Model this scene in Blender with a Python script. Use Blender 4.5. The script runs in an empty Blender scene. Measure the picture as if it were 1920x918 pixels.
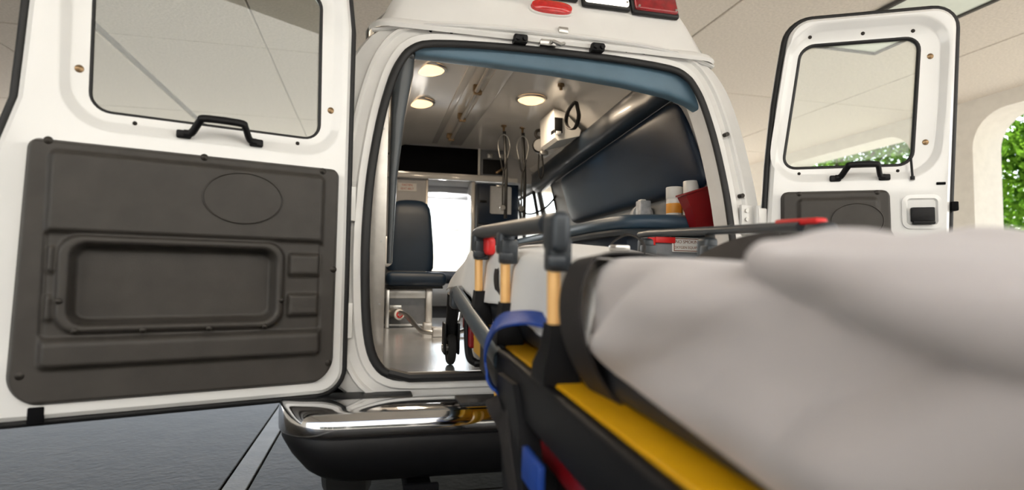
import bpy, bmesh, math, random
from mathutils import Vector, Matrix, noise
from mathutils.geometry import tessellate_polygon

SC = bpy.context.scene
COL = SC.collection
random.seed(7)
R = math.radians

# ------------------------------------------------------------------ camera
yaw, pitch, roll = R(13.63), R(3.21), R(0.711)
fw = Vector((math.sin(yaw)*math.cos(pitch), math.cos(yaw)*math.cos(pitch), math.sin(pitch)))
r0 = Vector((math.cos(yaw), -math.sin(yaw), 0)); u0 = r0.cross(fw)
rv = math.cos(roll)*r0 + math.sin(roll)*u0; uv = -math.sin(roll)*r0 + math.cos(roll)*u0
cd = bpy.data.cameras.new('camera'); cam = bpy.data.objects.new('camera', cd); COL.objects.link(cam)
cam.matrix_world = Matrix(((rv.x, uv.x, -fw.x, -0.7038), (rv.y, uv.y, -fw.y, -2.0898), (rv.z, uv.z, -fw.z, 0.3517), (0, 0, 0, 1)))
cd.sensor_width = 36; cd.lens = 36*1100/1920; cd.clip_start = 0.01; cd.clip_end = 500
cd.dof.use_dof = True; cd.dof.focus_distance = 2.6; cd.dof.aperture_fstop = 1.7
SC.camera = cam

# ------------------------------------------------------------------ sky, sun, exposure
w = bpy.data.worlds.new('world'); SC.world = w; w.use_nodes = True
nt = w.node_tree; nt.nodes.clear()
sky = nt.nodes.new('ShaderNodeTexSky'); sky.sky_type = 'NISHITA'; sky.sun_disc = False
sky.sun_elevation = R(52); sky.sun_rotation = R(42); sky.air_density = 1.0; sky.dust_density = 2.0; sky.ozone_density = 1.0
bg = nt.nodes.new('ShaderNodeBackground'); bg.inputs['Strength'].default_value = 0.42
ow = nt.nodes.new('ShaderNodeOutputWorld')
hs = nt.nodes.new('ShaderNodeHueSaturation'); hs.inputs['Saturation'].default_value = 0.6
nt.links.new(sky.outputs[0], hs.inputs['Color']); nt.links.new(hs.outputs[0], bg.inputs['Color']); nt.links.new(bg.outputs[0], ow.inputs['Surface'])
sd = bpy.data.lights.new('sun', 'SUN'); sd.energy = 10.0; sd.angle = R(0.6); sd.color = (1, 0.95, 0.86)
sun = bpy.data.objects.new('sun', sd); COL.objects.link(sun); sun.location = (20, 30, 40)
sun.rotation_euler = (R(-40), R(0), R(-42))
SC.view_settings.view_transform = 'Standard'; SC.view_settings.look = 'None'
SC.view_settings.gamma = 1; SC.view_settings.use_curve_mapping = False
SC.view_settings.exposure = 0.72
SC.cycles.max_bounces = 10; SC.cycles.diffuse_bounces = 5; SC.cycles.transparent_max_bounces = 24
SC.cycles.use_denoising = True; SC.cycles.sample_clamp_indirect = 8

# ------------------------------------------------------------------ materials
MATS = {}
def pm(name, col, rough=0.5, metal=0.0, var=0.06, scale=12.0, bump=0.0, bscale=120.0, coat=0.0, spec=0.5, emit=None, es=0.0, sheen=0.0):
    m = bpy.data.materials.new(name); m.use_nodes = True; n = m.node_tree; b = n.nodes['Principled BSDF']
    b.inputs['Roughness'].default_value = rough; b.inputs['Metallic'].default_value = metal
    b.inputs['Coat Weight'].default_value = coat; b.inputs['Coat Roughness'].default_value = 0.08
    b.inputs['Specular IOR Level'].default_value = spec; b.inputs['Sheen Weight'].default_value = sheen
    tc = n.nodes.new('ShaderNodeTexCoord'); nz = n.nodes.new('ShaderNodeTexNoise')
    nz.inputs['Scale'].default_value = scale; nz.inputs['Detail'].default_value = 5
    n.links.new(tc.outputs['Object'], nz.inputs['Vector'])
    rp = n.nodes.new('ShaderNodeValToRGB'); rp.color_ramp.elements[0].position = 0.3; rp.color_ramp.elements[1].position = 0.7
    rp.color_ramp.elements[0].color = tuple(max(0, c*(1-var)) for c in col)+(1,)
    rp.color_ramp.elements[1].color = tuple(min(1, c*(1+var)) for c in col)+(1,)
    n.links.new(nz.outputs['Fac'], rp.inputs['Fac']); n.links.new(rp.outputs['Color'], b.inputs['Base Color'])
    if bump:
        n2 = n.nodes.new('ShaderNodeTexNoise'); n2.inputs['Scale'].default_value = bscale; n2.inputs['Detail'].default_value = 4
        n.links.new(tc.outputs['Object'], n2.inputs['Vector'])
        bp = n.nodes.new('ShaderNodeBump'); bp.inputs['Strength'].default_value = bump; bp.inputs['Distance'].default_value = 0.004
        n.links.new(n2.outputs['Fac'], bp.inputs['Height']); n.links.new(bp.outputs['Normal'], b.inputs['Normal'])
    if emit:
        b.inputs['Emission Color'].default_value = tuple(emit)+(1,); b.inputs['Emission Strength'].default_value = es
    MATS[name] = m; return m
def glass_mat(name, tint, refl=1.0):
    m = bpy.data.materials.new(name); m.use_nodes = True; n = m.node_tree; n.nodes.clear()
    o = n.nodes.new('ShaderNodeOutputMaterial'); t = n.nodes.new('ShaderNodeBsdfTransparent'); g = n.nodes.new('ShaderNodeBsdfGlossy')
    t.inputs['Color'].default_value = tint+(1,); g.inputs['Roughness'].default_value = 0.0
    ge = n.nodes.new('ShaderNodeNewGeometry'); dt = n.nodes.new('ShaderNodeVectorMath'); dt.operation = 'DOT_PRODUCT'
    n.links.new(ge.outputs['Incoming'], dt.inputs[0]); n.links.new(ge.outputs['Normal'], dt.inputs[1])
    def mth(op, x, y=None):
        k = n.nodes.new('ShaderNodeMath'); k.operation = op; n.links.new(x, k.inputs[0])
        if y is not None: k.inputs[1].default_value = y
        return k.outputs[0]
    k = n.nodes.new('ShaderNodeMath'); k.operation = 'SUBTRACT'; k.inputs[0].default_value = 1.0; n.links.new(mth('ABSOLUTE', dt.outputs['Value']), k.inputs[1])
    fac = mth('MULTIPLY', mth('ADD', mth('MULTIPLY', mth('POWER', k.outputs[0], 5.0), 0.96), 0.042), refl)
    mx = n.nodes.new('ShaderNodeMixShader')
    n.links.new(fac, mx.inputs[0])
    n.links.new(t.outputs[0], mx.inputs[1]); n.links.new(g.outputs[0], mx.inputs[2]); n.links.new(mx.outputs[0], o.inputs['Surface'])
    MATS[name] = m; return m

pm('paint', (0.80, 0.80, 0.79), 0.22, 0, 0.02, 5, coat=0.6)
pm('paint_jamb', (0.74, 0.73, 0.71), 0.33, 0, 0.05, 9, coat=0.3)
pm('roof_gel', (0.80, 0.79, 0.77), 0.35, 0, 0.03, 6, 0.05, 60)
pm('trim_grey', (0.046, 0.041, 0.036), 0.48, 0, 0.12, 14, 0.25, 500, spec=0.4)
pm('rubber', (0.008, 0.008, 0.009), 0.55, 0, 0.2)
pm('black_plastic', (0.006, 0.006, 0.007), 0.48, 0, 0.15, 20, 0.15, 400, spec=0.25)
pm('dark_cavity', (0.004, 0.004, 0.005), 0.8, 0, 0.2, 6, spec=0.1)
pm('screw_dark', (0.03, 0.026, 0.022), 0.4, 0.6)
pm('brass', (0.30, 0.20, 0.11), 0.35, 0.9)
pm('chrome', (0.72, 0.72, 0.73), 0.07, 1.0, 0.03, 8)
pm('steel', (0.55, 0.54, 0.52), 0.3, 1.0, 0.06, 20)
pm('aluminium', (0.62, 0.59, 0.55), 0.38, 0.85, 0.06, 30)
pm('floor_plate', (0.55, 0.57, 0.60), 0.13, 0.55, 0.12, 10, 0.1, 200)
pm('lining_white', (0.72, 0.70, 0.67), 0.14, 0, 0.03, 4, coat=0.4)
pm('lining_grey', (0.30, 0.30, 0.30), 0.4, 0, 0.05, 8)
pm('navy_vinyl', (0.003, 0.012, 0.030), 0.34, 0, 0.15, 7, 0.2, 350, spec=0.35)
pm('seat_vinyl', (0.007, 0.018, 0.036), 0.4, 0, 0.12, 7, 0.2, 350, spec=0.35)
pm('header_vinyl', (0.085, 0.155, 0.215), 0.45, 0, 0.08, 7, 0.15, 350)
pm('slate_vinyl', (0.028, 0.055, 0.088), 0.4, 0, 0.1, 7, 0.2, 350)
pm('bolster_vinyl', (0.012, 0.020, 0.032), 0.33, 0, 0.15, 7, 0.15, 300, coat=0.15)
pm('pillar_pad', (0.07, 0.078, 0.085), 0.32, 0, 0.08, 7)
pm('partition_grey', (0.45, 0.45, 0.46), 0.45, 0, 0.06, 10)
pm('box_grey', (0.20, 0.21, 0.23), 0.45, 0, 0.1, 20)
pm('label_white', (0.78, 0.77, 0.74), 0.5, 0, 0.02)
pm('paper', (0.42, 0.43, 0.44), 0.8, 0, 0.06, 40)
pm('print_red', (0.55, 0.10, 0.05), 0.6)
pm('print_brown', (0.22, 0.06, 0.02), 0.6)
pm('red_plastic', (0.20, 0.003, 0.006), 0.35, 0, 0.08)
pm('red_bright', (0.70, 0.02, 0.02), 0.4, 0, 0.08)
pm('bottle_white', (0.68, 0.67, 0.64), 0.35, 0, 0.03)
pm('orange_label', (0.72, 0.30, 0.03), 0.5)
pm('clear_wrap', (0.45, 0.46, 0.48), 0.25, 0, 0.25, 30)
pm('lens_red', (0.62, 0.015, 0.015), 0.15, 0, 0.15, 60, 0.3, 90, coat=0.8)
pm('lens_darkred', (0.30, 0.006, 0.012), 0.15, 0, 0.25, 40, 0.3, 90, coat=0.8)
pm('lens_amber', (0.80, 0.42, 0.01), 0.15, 0, 0.1, 60, coat=0.8)
pm('lens_lit', (0.9, 0.88, 0.8), 0.2, 0, 0.03, 60, emit=(1, 0.93, 0.80), es=2.2)
pm('dome_lens', (0.9, 0.8, 0.6), 0.3, 0, 0.03, 60, emit=(1.0, 0.62, 0.33), es=1.1)
pm('stretcher_yellow', (0.90, 0.46, 0.006), 0.35, 0, 0.06, 15, coat=0.3)
pm('post_orange', (1.0, 0.56, 0.20), 0.35, 0, 0.05, 15, coat=0.2)
pm('rail_grey', (0.045, 0.052, 0.060), 0.38, 0.2, 0.1, 15)
pm('tube_slate', (0.07, 0.10, 0.13), 0.3, 0.5, 0.1, 15)
pm('webbing', (0.022, 0.018, 0.017), 0.65, 0, 0.2, 30, 0.4, 500)
pm('blue_strap', (0.010, 0.060, 0.33), 0.5, 0, 0.12, 25, 0.3, 500)
pm('linen', (0.80, 0.785, 0.76), 0.85, 0, 0.03, 6, 0.12, 900, sheen=0.2)
pm('blanket_cloth', (0.56, 0.505, 0.475), 0.9, 0, 0.04, 5, 0.15, 700, sheen=0.3)
pm('mattress_vinyl', (0.02, 0.022, 0.026), 0.5)
pm('stucco', (0.66, 0.61, 0.53), 0.9, 0, 0.06, 40, 0.5, 60)
pm('stucco_panel', (0.62, 0.57, 0.50), 0.92, 0, 0.10, 45, 0.7, 45)
pm('beam_stucco', (0.07, 0.066, 0.06), 0.9, 0, 0.08, 40, 0.4, 60)
pm('joint_dark', (0.10, 0.094, 0.082), 0.9)
pm('wall_plaster', (0.74, 0.71, 0.65), 0.9, 0, 0.04, 10, 0.3, 60)
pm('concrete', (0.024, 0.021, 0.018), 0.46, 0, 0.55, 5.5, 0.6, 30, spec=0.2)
pm('concrete_light', (0.14, 0.135, 0.125), 0.42, 0, 0.25, 6, 0.4, 50, spec=0.4)
pm('joint_tar', (0.03, 0.03, 0.03), 0.8)
pm('drive', (0.52, 0.49, 0.45), 0.85, 0, 0.12, 2, 0.3, 30)
pm('lawn', (0.10, 0.19, 0.04), 0.9, 0, 0.3, 3, 0.5, 30)
pm('bark', (0.09, 0.065, 0.045), 0.9, 0, 0.3, 15, 0.8, 40)
pm('tyre', (0.012, 0.012, 0.012), 0.8, 0, 0.2, 20, 0.4, 60)
pm('headliner', (0.75, 0.75, 0.75), 0.9, 0, 0.05, 15)
pm('dash', (0.025, 0.030, 0.040), 0.6, 0, 0.1)
pm('skylight_panel', (0.72, 0.78, 0.70), 0.4, 0, 0.03)
pm('stetho_black', (0.008, 0.008, 0.008), 0.35)
glass_mat('glass_tint', (0.90, 0.92, 0.90), 1.3)
glass_mat('glass_clear', (0.95, 0.97, 0.97), 1.0)
m = bpy.data.materials.new('leaf'); m.use_nodes = True; n_ = m.node_tree; n_.nodes.clear()
o_ = n_.nodes.new('ShaderNodeOutputMaterial'); d_ = n_.nodes.new('ShaderNodeBsdfDiffuse'); t_ = n_.nodes.new('ShaderNodeBsdfTranslucent'); x_ = n_.nodes.new('ShaderNodeMixShader')
gi = n_.nodes.new('ShaderNodeTexNoise'); gi.inputs['Scale'].default_value = 2.5; gr = n_.nodes.new('ShaderNodeValToRGB')
gr.color_ramp.elements[0].position = 0.35; gr.color_ramp.elements[0].color = (0.035, 0.10, 0.01, 1); gr.color_ramp.elements[1].position = 0.65; gr.color_ramp.elements[1].color = (0.16, 0.32, 0.03, 1)
tco = n_.nodes.new('ShaderNodeTexCoord')
n_.links.new(tco.outputs['Object'], gi.inputs['Vector']); n_.links.new(gi.outputs['Fac'], gr.inputs['Fac'])
n_.links.new(gr.outputs[0], d_.inputs[0]); n_.links.new(gr.outputs[0], t_.inputs[0]); x_.inputs[0].default_value = 0.5
n_.links.new(d_.outputs[0], x_.inputs[1]); n_.links.new(t_.outputs[0], x_.inputs[2]); n_.links.new(x_.outputs[0], o_.inputs['Surface'])
MATS['leaf'] = m

# ------------------------------------------------------------------ helpers
def tag(o, label=None, cat=None, group=None, kind=None):
    if label: o['label'] = label
    if cat: o['category'] = cat
    if group: o['group'] = group
    if kind: o['kind'] = kind
    return o
def empty(name, loc, rot=(0, 0, 0)):
    o = bpy.data.objects.new(name, None); COL.objects.link(o); o.location = loc; o.rotation_euler = rot
    o.empty_display_size = 0.1
    return o
def wmat(o):
    m = Matrix.LocRotScale(o.location, o.rotation_euler, o.scale)
    return wmat(o.parent) @ o.matrix_parent_inverse @ m if o.parent else m

class MB:
    """collects shapes and links them as one mesh object"""
    def __init__(s): s.bm = bmesh.new()
    def add(s, vs, fs, M=None):
        vv = [s.bm.verts.new(M @ Vector(v) if M else Vector(v)) for v in vs]
        for f in fs:
            try: s.bm.faces.new([vv[i] for i in f])
            except ValueError: pass
        return s
    def box(s, c, d, r=0.0, seg=2, M=None):
        t = bmesh.new(); bmesh.ops.create_cube(t, size=1)
        for v in t.verts: v.co = Vector((v.co.x*d[0], v.co.y*d[1], v.co.z*d[2]))
        if r > 0: bmesh.ops.bevel(t, geom=t.edges[:], offset=min(r, min(d)*0.49), segments=seg, profile=0.5, affect='EDGES')
        t.verts.index_update()
        T = Matrix.Translation(c)
        if M: T = M @ T
        s.add([v.co for v in t.verts], [[v.index for v in f.verts] for f in t.faces], T); t.free(); return s
    def span(s, a, b, r=0.0, seg=2, M=None):
        return s.box([(a[i]+b[i])/2 for i in range(3)], [abs(b[i]-a[i]) for i in range(3)], r, seg, M)
    def cyl(s, p0, p1, ra, rb=None, n=16, cap=True):
        rb = ra if rb is None else rb
        p0, p1 = Vector(p0), Vector(p1); q = (p1-p0).to_track_quat('Z', 'Y').to_matrix()
        vs = []; 
        for p, r in ((p0, ra), (p1, rb)):
            for k in range(n):
                a = 2*math.pi*k/n; vs.append(p + q @ Vector((r*math.cos(a), r*math.sin(a), 0)))
        fs = [[k, (k+1) % n, n+(k+1) % n, n+k] for k in range(n)]
        if cap: fs += [list(range(n))[::-1], list(range(n, 2*n))]
        return s.add(vs, fs)
    def tube(s, path, r, n=10, closed=False, flat=None, rad=None):
        P = [Vector(p) for p in path]; N = len(P); vs = []; fs = []
        up = None
        for i, p in enumerate(P):
            a = P[(i-1) % N] if (closed or i > 0) else P[i]; b = P[(i+1) % N] if (closed or i < N-1) else P[i]
            t = (b-a).normalized()
            if up is None:
                up = Vector((0, 0, 1)) if abs(t.z) < 0.9 else Vector((0, 1, 0))
            sx = t.cross(up); 
            if sx.length < 1e-5: sx = t.cross(Vector((1, 0, 0)))
            sx.normalize(); up = sx.cross(t).normalized()
            rr = rad[i] if rad else r
            for k in range(n):
                an = 2*math.pi*k/n; vs.append(p + sx*(rr*math.cos(an)*(flat[0] if flat else 1)) + up*(rr*math.sin(an)*(flat[1] if flat else 1)))
        for i in range(N if closed else N-1):
            j = (i+1) % N
            for k in range(n): fs.append([i*n+k, i*n+(k+1) % n, j*n+(k+1) % n, j*n+k])
        if not closed: fs += [list(range(n))[::-1], [(N-1)*n+k for k in range(n)]]
        return s.add(vs, fs)
    def ribbon(s, path, wdir, width, th=0.003):
        P = [Vector(p) for p in path]; vs = []; fs = []
        for i, p in enumerate(P):
            t = (P[min(i+1, len(P)-1)]-P[max(i-1, 0)]).normalized(); W = Vector(wdir if not callable(wdir) else wdir(i/(len(P)-1)))
            W = (W - t*W.dot(t)).normalized(); nn = t.cross(W)
            for a, b in ((-1, -1), (1, -1), (1, 1), (-1, 1)): vs.append(p + W*(a*width/2) + nn*(b*th/2))
        for i in range(len(P)-1):
            for k in range(4): fs.append([i*4+k, i*4+(k+1) % 4, i*4+4+(k+1) % 4, i*4+4+k])
        fs += [[3, 2, 1, 0], [len(vs)-4+k for k in range(4)]]
        return s.add(vs, fs)
    def lathe(s, prof, c=(0, 0, 0), axis=(0, 0, 1), n=24):
        q = Vector(axis).to_track_quat('Z', 'Y').to_matrix(); c = Vector(c); vs = []; fs = []
        for r, h in prof:
            for k in range(n):
                a = 2*math.pi*k/n; vs.append(c + q @ Vector((max(r, 1e-5)*math.cos(a), max(r, 1e-5)*math.sin(a), h)))
        for i in range(len(prof)-1):
            for k in range(n): fs.append([i*n+k, i*n+(k+1) % n, (i+1)*n+(k+1) % n, (i+1)*n+k])
        return s.add(vs, fs)
    def loft(s, loops, closed=True, cap0=False, cap1=False):
        n = len(loops[0]); vs = [v for L in loops for v in L]; fs = []
        for i in range(len(loops)-1):
            for k in range(n if closed else n-1):
                fs.append([i*n+k, i*n+(k+1) % n, (i+1)*n+(k+1) % n, (i+1)*n+k])
        if cap0: fs.append(list(range(n))[::-1])
        if cap1: fs.append([(len(loops)-1)*n+k for k in range(n)])
        return s.add(vs, fs)
    def grid(s, rows):
        nu = len(rows[0]); vs = [v for r_ in rows for v in r_]
        return s.add(vs, [[i*nu+k, i*nu+k+1, (i+1)*nu+k+1, (i+1)*nu+k] for i in range(len(rows)-1) for k in range(nu-1)])
    def sheet_hole(s, outer, holes, y, f=None):
        """flat sheet with holes; points are (a, b) placed by f(a, b, y)"""
        f = f or (lambda a, b, y: (a, y, b))
        loops = [[Vector((p[0], p[1], 0)) for p in L] for L in [outer]+holes]
        flat = [p for L in loops for p in L]
        return s.add([f(p.x, p.y, y) for p in flat], [list(t) for t in tessellate_polygon(loops)])
    def build(s, name, mat, parent=None, angle=35, world=False, M=None, recalc=True, smooth=True):
        bmesh.ops.remove_doubles(s.bm, verts=s.bm.verts[:], dist=1e-6)
        if recalc: bmesh.ops.recalc_face_normals(s.bm, faces=s.bm.faces[:])
        me = bpy.data.meshes.new(name); s.bm.to_mesh(me); s.bm.free()
        if smooth:
            for p in me.polygons: p.use_smooth = True
            me.set_sharp_from_angle(angle=R(angle))
        me.materials.append(MATS[mat])
        o = bpy.data.objects.new(name, me); COL.objects.link(o)
        if parent:
            o.parent = parent
            if world: o.matrix_parent_inverse = wmat(parent).inverted()
        if M is not None:
            o.location, q, o.scale = M.decompose(); o.rotation_euler = q.to_euler()
        return o

def pillow(mb, c4, th, nu=24, nv=16, ru=0.1, rv=0.15, k=6, pw=0.5, back=0.0):
    """padded panel between four corners (near-bottom, far-bottom, far-top, near-top) with rounded corners"""
    A, B, C, D = [Vector(c) for c in c4]
    nrm = (B-A).cross(D-A).normalized()
    def rows(front):
        out = []
        for j in range(nv+1):
            v = 0.5-0.5*math.cos(math.pi*j/nv); dv = max(0, (abs(2*v-1)-(1-2*rv))/(2*rv)); sh = ru*(1-math.sqrt(max(0, 1-dv*dv)))
            row = []
            for i in range(nu+1):
                t = 0.5-0.5*math.cos(math.pi*i/nu); u = sh+(1-2*sh)*t
                p = A*(1-u)*(1-v)+B*u*(1-v)+C*u*v+D*(1-u)*v
                h = max(0, (1-abs(2*t-1)**k)*(1-abs(2*v-1)**k))**pw
                row.append(p + nrm*(th*h if front else -back*h))
            out.append(row)
        return out
    mb.grid(rows(True)); mb.grid(rows(False)); return mb

def catmull(pts, n=6, closed=False):
    P = [Vector(p) for p in pts]; out = []; N = len(P)
    for i in range(N if closed else N-1):
        a = P[(i-1) % N] if closed or i > 0 else P[0]; b = P[i]; c = P[(i+1) % N]; d = P[(i+2) % N] if closed or i < N-2 else P[-1]
        for k in range(n):
            t = k/n; out.append(0.5*((2*b)+(c-a)*t+(2*a-5*b+4*c-d)*t*t+(3*b-a-3*c+d)*t**3))
    if not closed: out.append(P[-1])
    return out
def lerp_tab(tab, x):
    if x <= tab[0][0]: return tab[0][1]
    for (a, b), (c, d) in zip(tab, tab[1:]):
        if x <= c: return b+(d-b)*(x-a)/(c-a)
    return tab[-1][1]
def sstep(a, b, x):
    t = max(0, min(1, (x-a)/(b-a))); return t*t*(3-2*t)
def text_mesh(name, body, size, mat, M, parent, world=True):
    cu = bpy.data.curves.new(name, 'FONT'); cu.body = body; cu.size = size; cu.align_x = 'CENTER'; cu.align_y = 'CENTER'; cu.extrude = 0.0003
    t = bpy.data.objects.new(name+'_tmp', cu); COL.objects.link(t)
    dg = bpy.context.evaluated_depsgraph_get(); me = bpy.data.meshes.new_from_object(t.evaluated_get(dg)); bpy.data.objects.remove(t)
    me.transform(M); me.materials.clear(); me.materials.append(MATS[mat]); me.name = name
    o = bpy.data.objects.new(name, me); COL.objects.link(o); o.parent = parent
    if world: o.matrix_parent_inverse = wmat(parent).inverted()
    return o
FACE_CAM = Matrix.Rotation(R(90), 4, 'X')      # text that reads from -Y

GZ = -0.72       # ground level (ambulance floor is z = 0)
CZ = 2.6         # canopy ceiling
WX = 6.44        # arcade wall
# ================================================================== the setting
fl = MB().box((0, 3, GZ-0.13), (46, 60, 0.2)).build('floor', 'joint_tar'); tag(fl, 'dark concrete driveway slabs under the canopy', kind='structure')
xs = [-9.4, -6.7, -4.0, -1.40, -1.27, 1.5, 4.0, 6.85]; ys = [-7.2, -4.5, -1.8, 0.9, 3.35, 6.0, 8.7, 11.4]
for i in range(len(xs)-1):
    for j in range(len(ys)-1):
        MB().span((xs[i]+0.006, ys[j]+0.006, GZ-0.06), (xs[i+1]-0.006, ys[j+1]-0.006, GZ), 0.004, 1).build('slab', 'concrete_light' if i == 3 else ('drive' if i >= 5 or i == 0 else 'concrete'), fl, world=True)  # pale outer slabs, unseen, put in to bounce light onto the soffit
for a, b in (((6.9, -27, GZ-0.05), (23, 33, GZ-0.02)), ((-23, 11.45, GZ-0.05), (6.85, 33, GZ-0.02)), ((-23, -27, GZ-0.05), (6.85, -7.25, GZ-0.02)), ((-23, -7.2, GZ-0.05), (-9.45, 11.4, GZ-0.02))):
    MB().span(a, b).build('driveway', 'drive', fl, world=True)
ce = MB().span((-9.5, -2.7, CZ+0.03), (WX+0.5, 11.5, CZ+0.35)).build('ceiling', 'joint_dark'); tag(ce, 'cream stucco canopy soffit with panel joints', kind='structure')
cx = [-9.5, -6.9, -4.3, -3.24, -3.16, -1.75, 0.35, 2.15, 4.95, WX+0.5]; cy = [-2.7, -1.4, 1.3, 4.05, 6.75, 9.4, 11.5]
for i in range(len(cx)-1):
    for j in range(len(cy)-1):
        if i == 3:
            MB().span((cx[i], cy[j], CZ+0.015), (cx[i+1], cy[j+1], CZ+0.04)).build('reveal_strip', 'beam_stucco', ce, world=True); continue
        MB().span((cx[i]+0.008, cy[j]+0.008, CZ), (cx[i+1]-0.008, cy[j+1]-0.008, CZ+0.04), 0.006, 1).build('ceiling_panel', 'stucco_panel', ce, world=True)
lp = MB().span((3.35, -2.2, CZ-0.015), (4.02, 2.52, CZ+0.01), 0.004, 1).build('access_hatch', 'skylight_panel', ce, world=True)
for a, b in (((3.32, -2.23), (4.05, -2.2)), ((3.32, 2.52), (4.05, 2.55)), ((3.32, -2.2), (3.35, 2.52)), ((4.02, -2.2), (4.05, 2.52))):
    MB().span((a[0], a[1], CZ-0.03), (b[0], b[1], CZ+0.01)).build('hatch_frame', 'beam_stucco', ce, world=True)
# fascia beams at the open ends
for n_, a, b in (('beam_back', (-9.5, -2.9, CZ-0.12), (WX+0.5, -2.7, CZ+0.4)), ('beam_front', (-9.5, 11.5, CZ-0.15), (WX+0.5, 11.85, CZ+0.4))):
    MB().span(a, b, 0.02).build('fascia_beam', 'stucco', ce, world=True)
# arcade wall with arched openings
def arch(y0, y1, zt, r, n=8):
    p = [(y0, GZ-0.05), (y0, zt-r)]
    p += [(y0+r-r*math.cos(a), zt-r+r*math.sin(a)) for a in [math.pi/2*k/n for k in range(1, n+1)]]
    p += [(y1-r+r*math.sin(a), zt-r+r*math.cos(a)) for a in [math.pi/2*k/n for k in range(0, n+1)]]
    return p + [(y1, GZ-0.05)]
wl = MB(); out = [(-2.7, GZ-0.05)]
arches = [(-2.0, 0.10), (0.92, 3.49), (4.30, 6.95), (7.75, 10.4)]
for a, b in arches: out += arch(a, b, 2.42, 0.42)
out += [(11.5, GZ-0.05), (11.5, CZ+0.03), (-2.7, CZ+0.03)]
for x in (WX, WX+0.45): wl.sheet_hole(out, [], x, lambda a, b, x: (x, a, b))
wl.loft([[(WX, a, b) for a, b in out], [(WX+0.45, a, b) for a, b in out]])
tag(wl.build('wall_right', 'wall_plaster', angle=30), 'pale plaster arcade wall with arched openings', kind='structure')

# left side of the canopy: unseen wall added to block side light
lw = MB(); lo_ = [(-2.7, GZ-0.05), (7.5, GZ-0.05), (7.5, CZ+0.03), (-2.7, CZ+0.03)]
for x in (-9.0, -9.4): lw.sheet_hole(lo_, [], x, lambda a, b, x: (x, a, b))
lw.loft([[(-9.0, a, b) for a, b in lo_], [(-9.4, a, b) for a, b in lo_]])
tag(lw.build('added_wall_left', 'wall_plaster', angle=30), 'unseen plaster wall added on the left of the canopy to block light', kind='structure')
# unseen building front added to reflect sun; its dark glazing cuts low light
bw = MB(); bo_ = [(-12, GZ-0.05), (12, GZ-0.05), (12, 6.2), (-12, 6.2)]
ho_ = [[(-9, -0.6), (9, -0.6), (9, 2.2), (-9, 2.2)]]
for y in (-7.6, -7.9): bw.sheet_hole(bo_, ho_, y)
for L_ in [bo_]+ho_: bw.loft([[(a, -7.6, b) for a, b in L_], [(a, -7.9, b) for a, b in L_]])
tag(bw.build('added_wall_back', 'wall_plaster', angle=30), 'pale plaster building front added behind the viewer to reflect light', kind='structure')
en_ = MB().span((-9, -7.77, -.6), (9, -7.75, 2.2)).build('added_window', 'glass_tint'); tag(en_, 'wide window added in the building front behind the viewer to cut low light', kind='structure')
for x in [-8.97+1.495*k for k in range(13)]: MB().span((x-.03, -7.82, -.6), (x+.03, -7.72, 2.2)).build('mullion', 'aluminium', en_, world=True)
MB().span((-9.5, -9.5, GZ), (9.5, -9.4, 2.6)).build('dark_backing', 'joint_dark', en_, world=True)  # dark backing added so the glazing sends little light back

# trees beyond the arcade and behind the viewer
def tree(loc, h, rx, nleaf, label, lsz=0.13, seed=1, zc=None):
    rnd = random.Random(seed); t = empty('tree', loc)
    tag(t, label, 'tree', 'trees around the canopy')
    tr = MB(); p = [Vector((0, 0, 0)), Vector((0.06, 0.05, h*0.25)), Vector((-0.05, 0.1, h*0.5)), Vector((0.1, 0, h*0.85))]
    pp = catmull(p, 4); tr.tube(pp, 0.1, 8, rad=[0.16-0.11*i/len(pp) for i in range(len(pp))])
    tr.build('trunk', 'bark', t)
    cl = []
    for k in range(7):
        a = rnd.uniform(0, 6.28); e = Vector((math.cos(a)*rx*rnd.uniform(.4, .85), math.sin(a)*rx*rnd.uniform(.4, .85), h*rnd.uniform(.2, .92)))
        b = MB(); s0 = pp[int(rnd.uniform(4, 10))]; mid = (s0+e)/2+Vector((0, 0, 0.2)); q = catmull([s0, mid, e], 4)
        b.tube(q, 0.03, 6, rad=[0.05-0.035*i/len(q) for i in range(len(q))]); b.build('branch', 'bark', t); cl += [mid, e, e]
    mb = MB(); vs = []; fs = []
    for k in range(nleaf):
        c = rnd.choice(cl); d = Vector((rnd.gauss(0, 1), rnd.gauss(0, 1), rnd.gauss(0, .8)))*rx*0.26; p = c+d
        if p.z < 0.3: continue
        q = Matrix.Rotation(rnd.uniform(0, 6.28), 3, 'Z') @ Matrix.Rotation(rnd.uniform(-1.1, 1.1), 3, 'X') @ Matrix.Rotation(rnd.uniform(-.8, .8), 3, 'Y')
        s = lsz*rnd.uniform(.6, 1.2); i0 = len(vs)
        for v in ((0, -.5, 0), (.24, -.1, .05), (.0, .5, 0), (-.24, -.1, .05)): vs.append(p+q @ (Vector(v)*s))
        fs.append([i0, i0+1, i0+2, i0+3])
    mb.add(vs, fs); f = mb.build('foliage', 'leaf', t, recalc=False, smooth=False); f['kind'] = 'stuff'
    return t
tree((9.6, 3.4, GZ), 5.2, 2.2, 24000, 'leafy green tree seen through the arch beside the right rear door', 0.19, 3)
tree((10.2, 9.6, GZ), 5.4, 2.3, 14000, 'leafy tree seen through the glass of the right rear door', 0.17, 5)
tree((17.5, 11.5, GZ), 6.0, 2.4, 12000, 'taller leafy tree further back in the arch opening', 0.2, 8)

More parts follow.
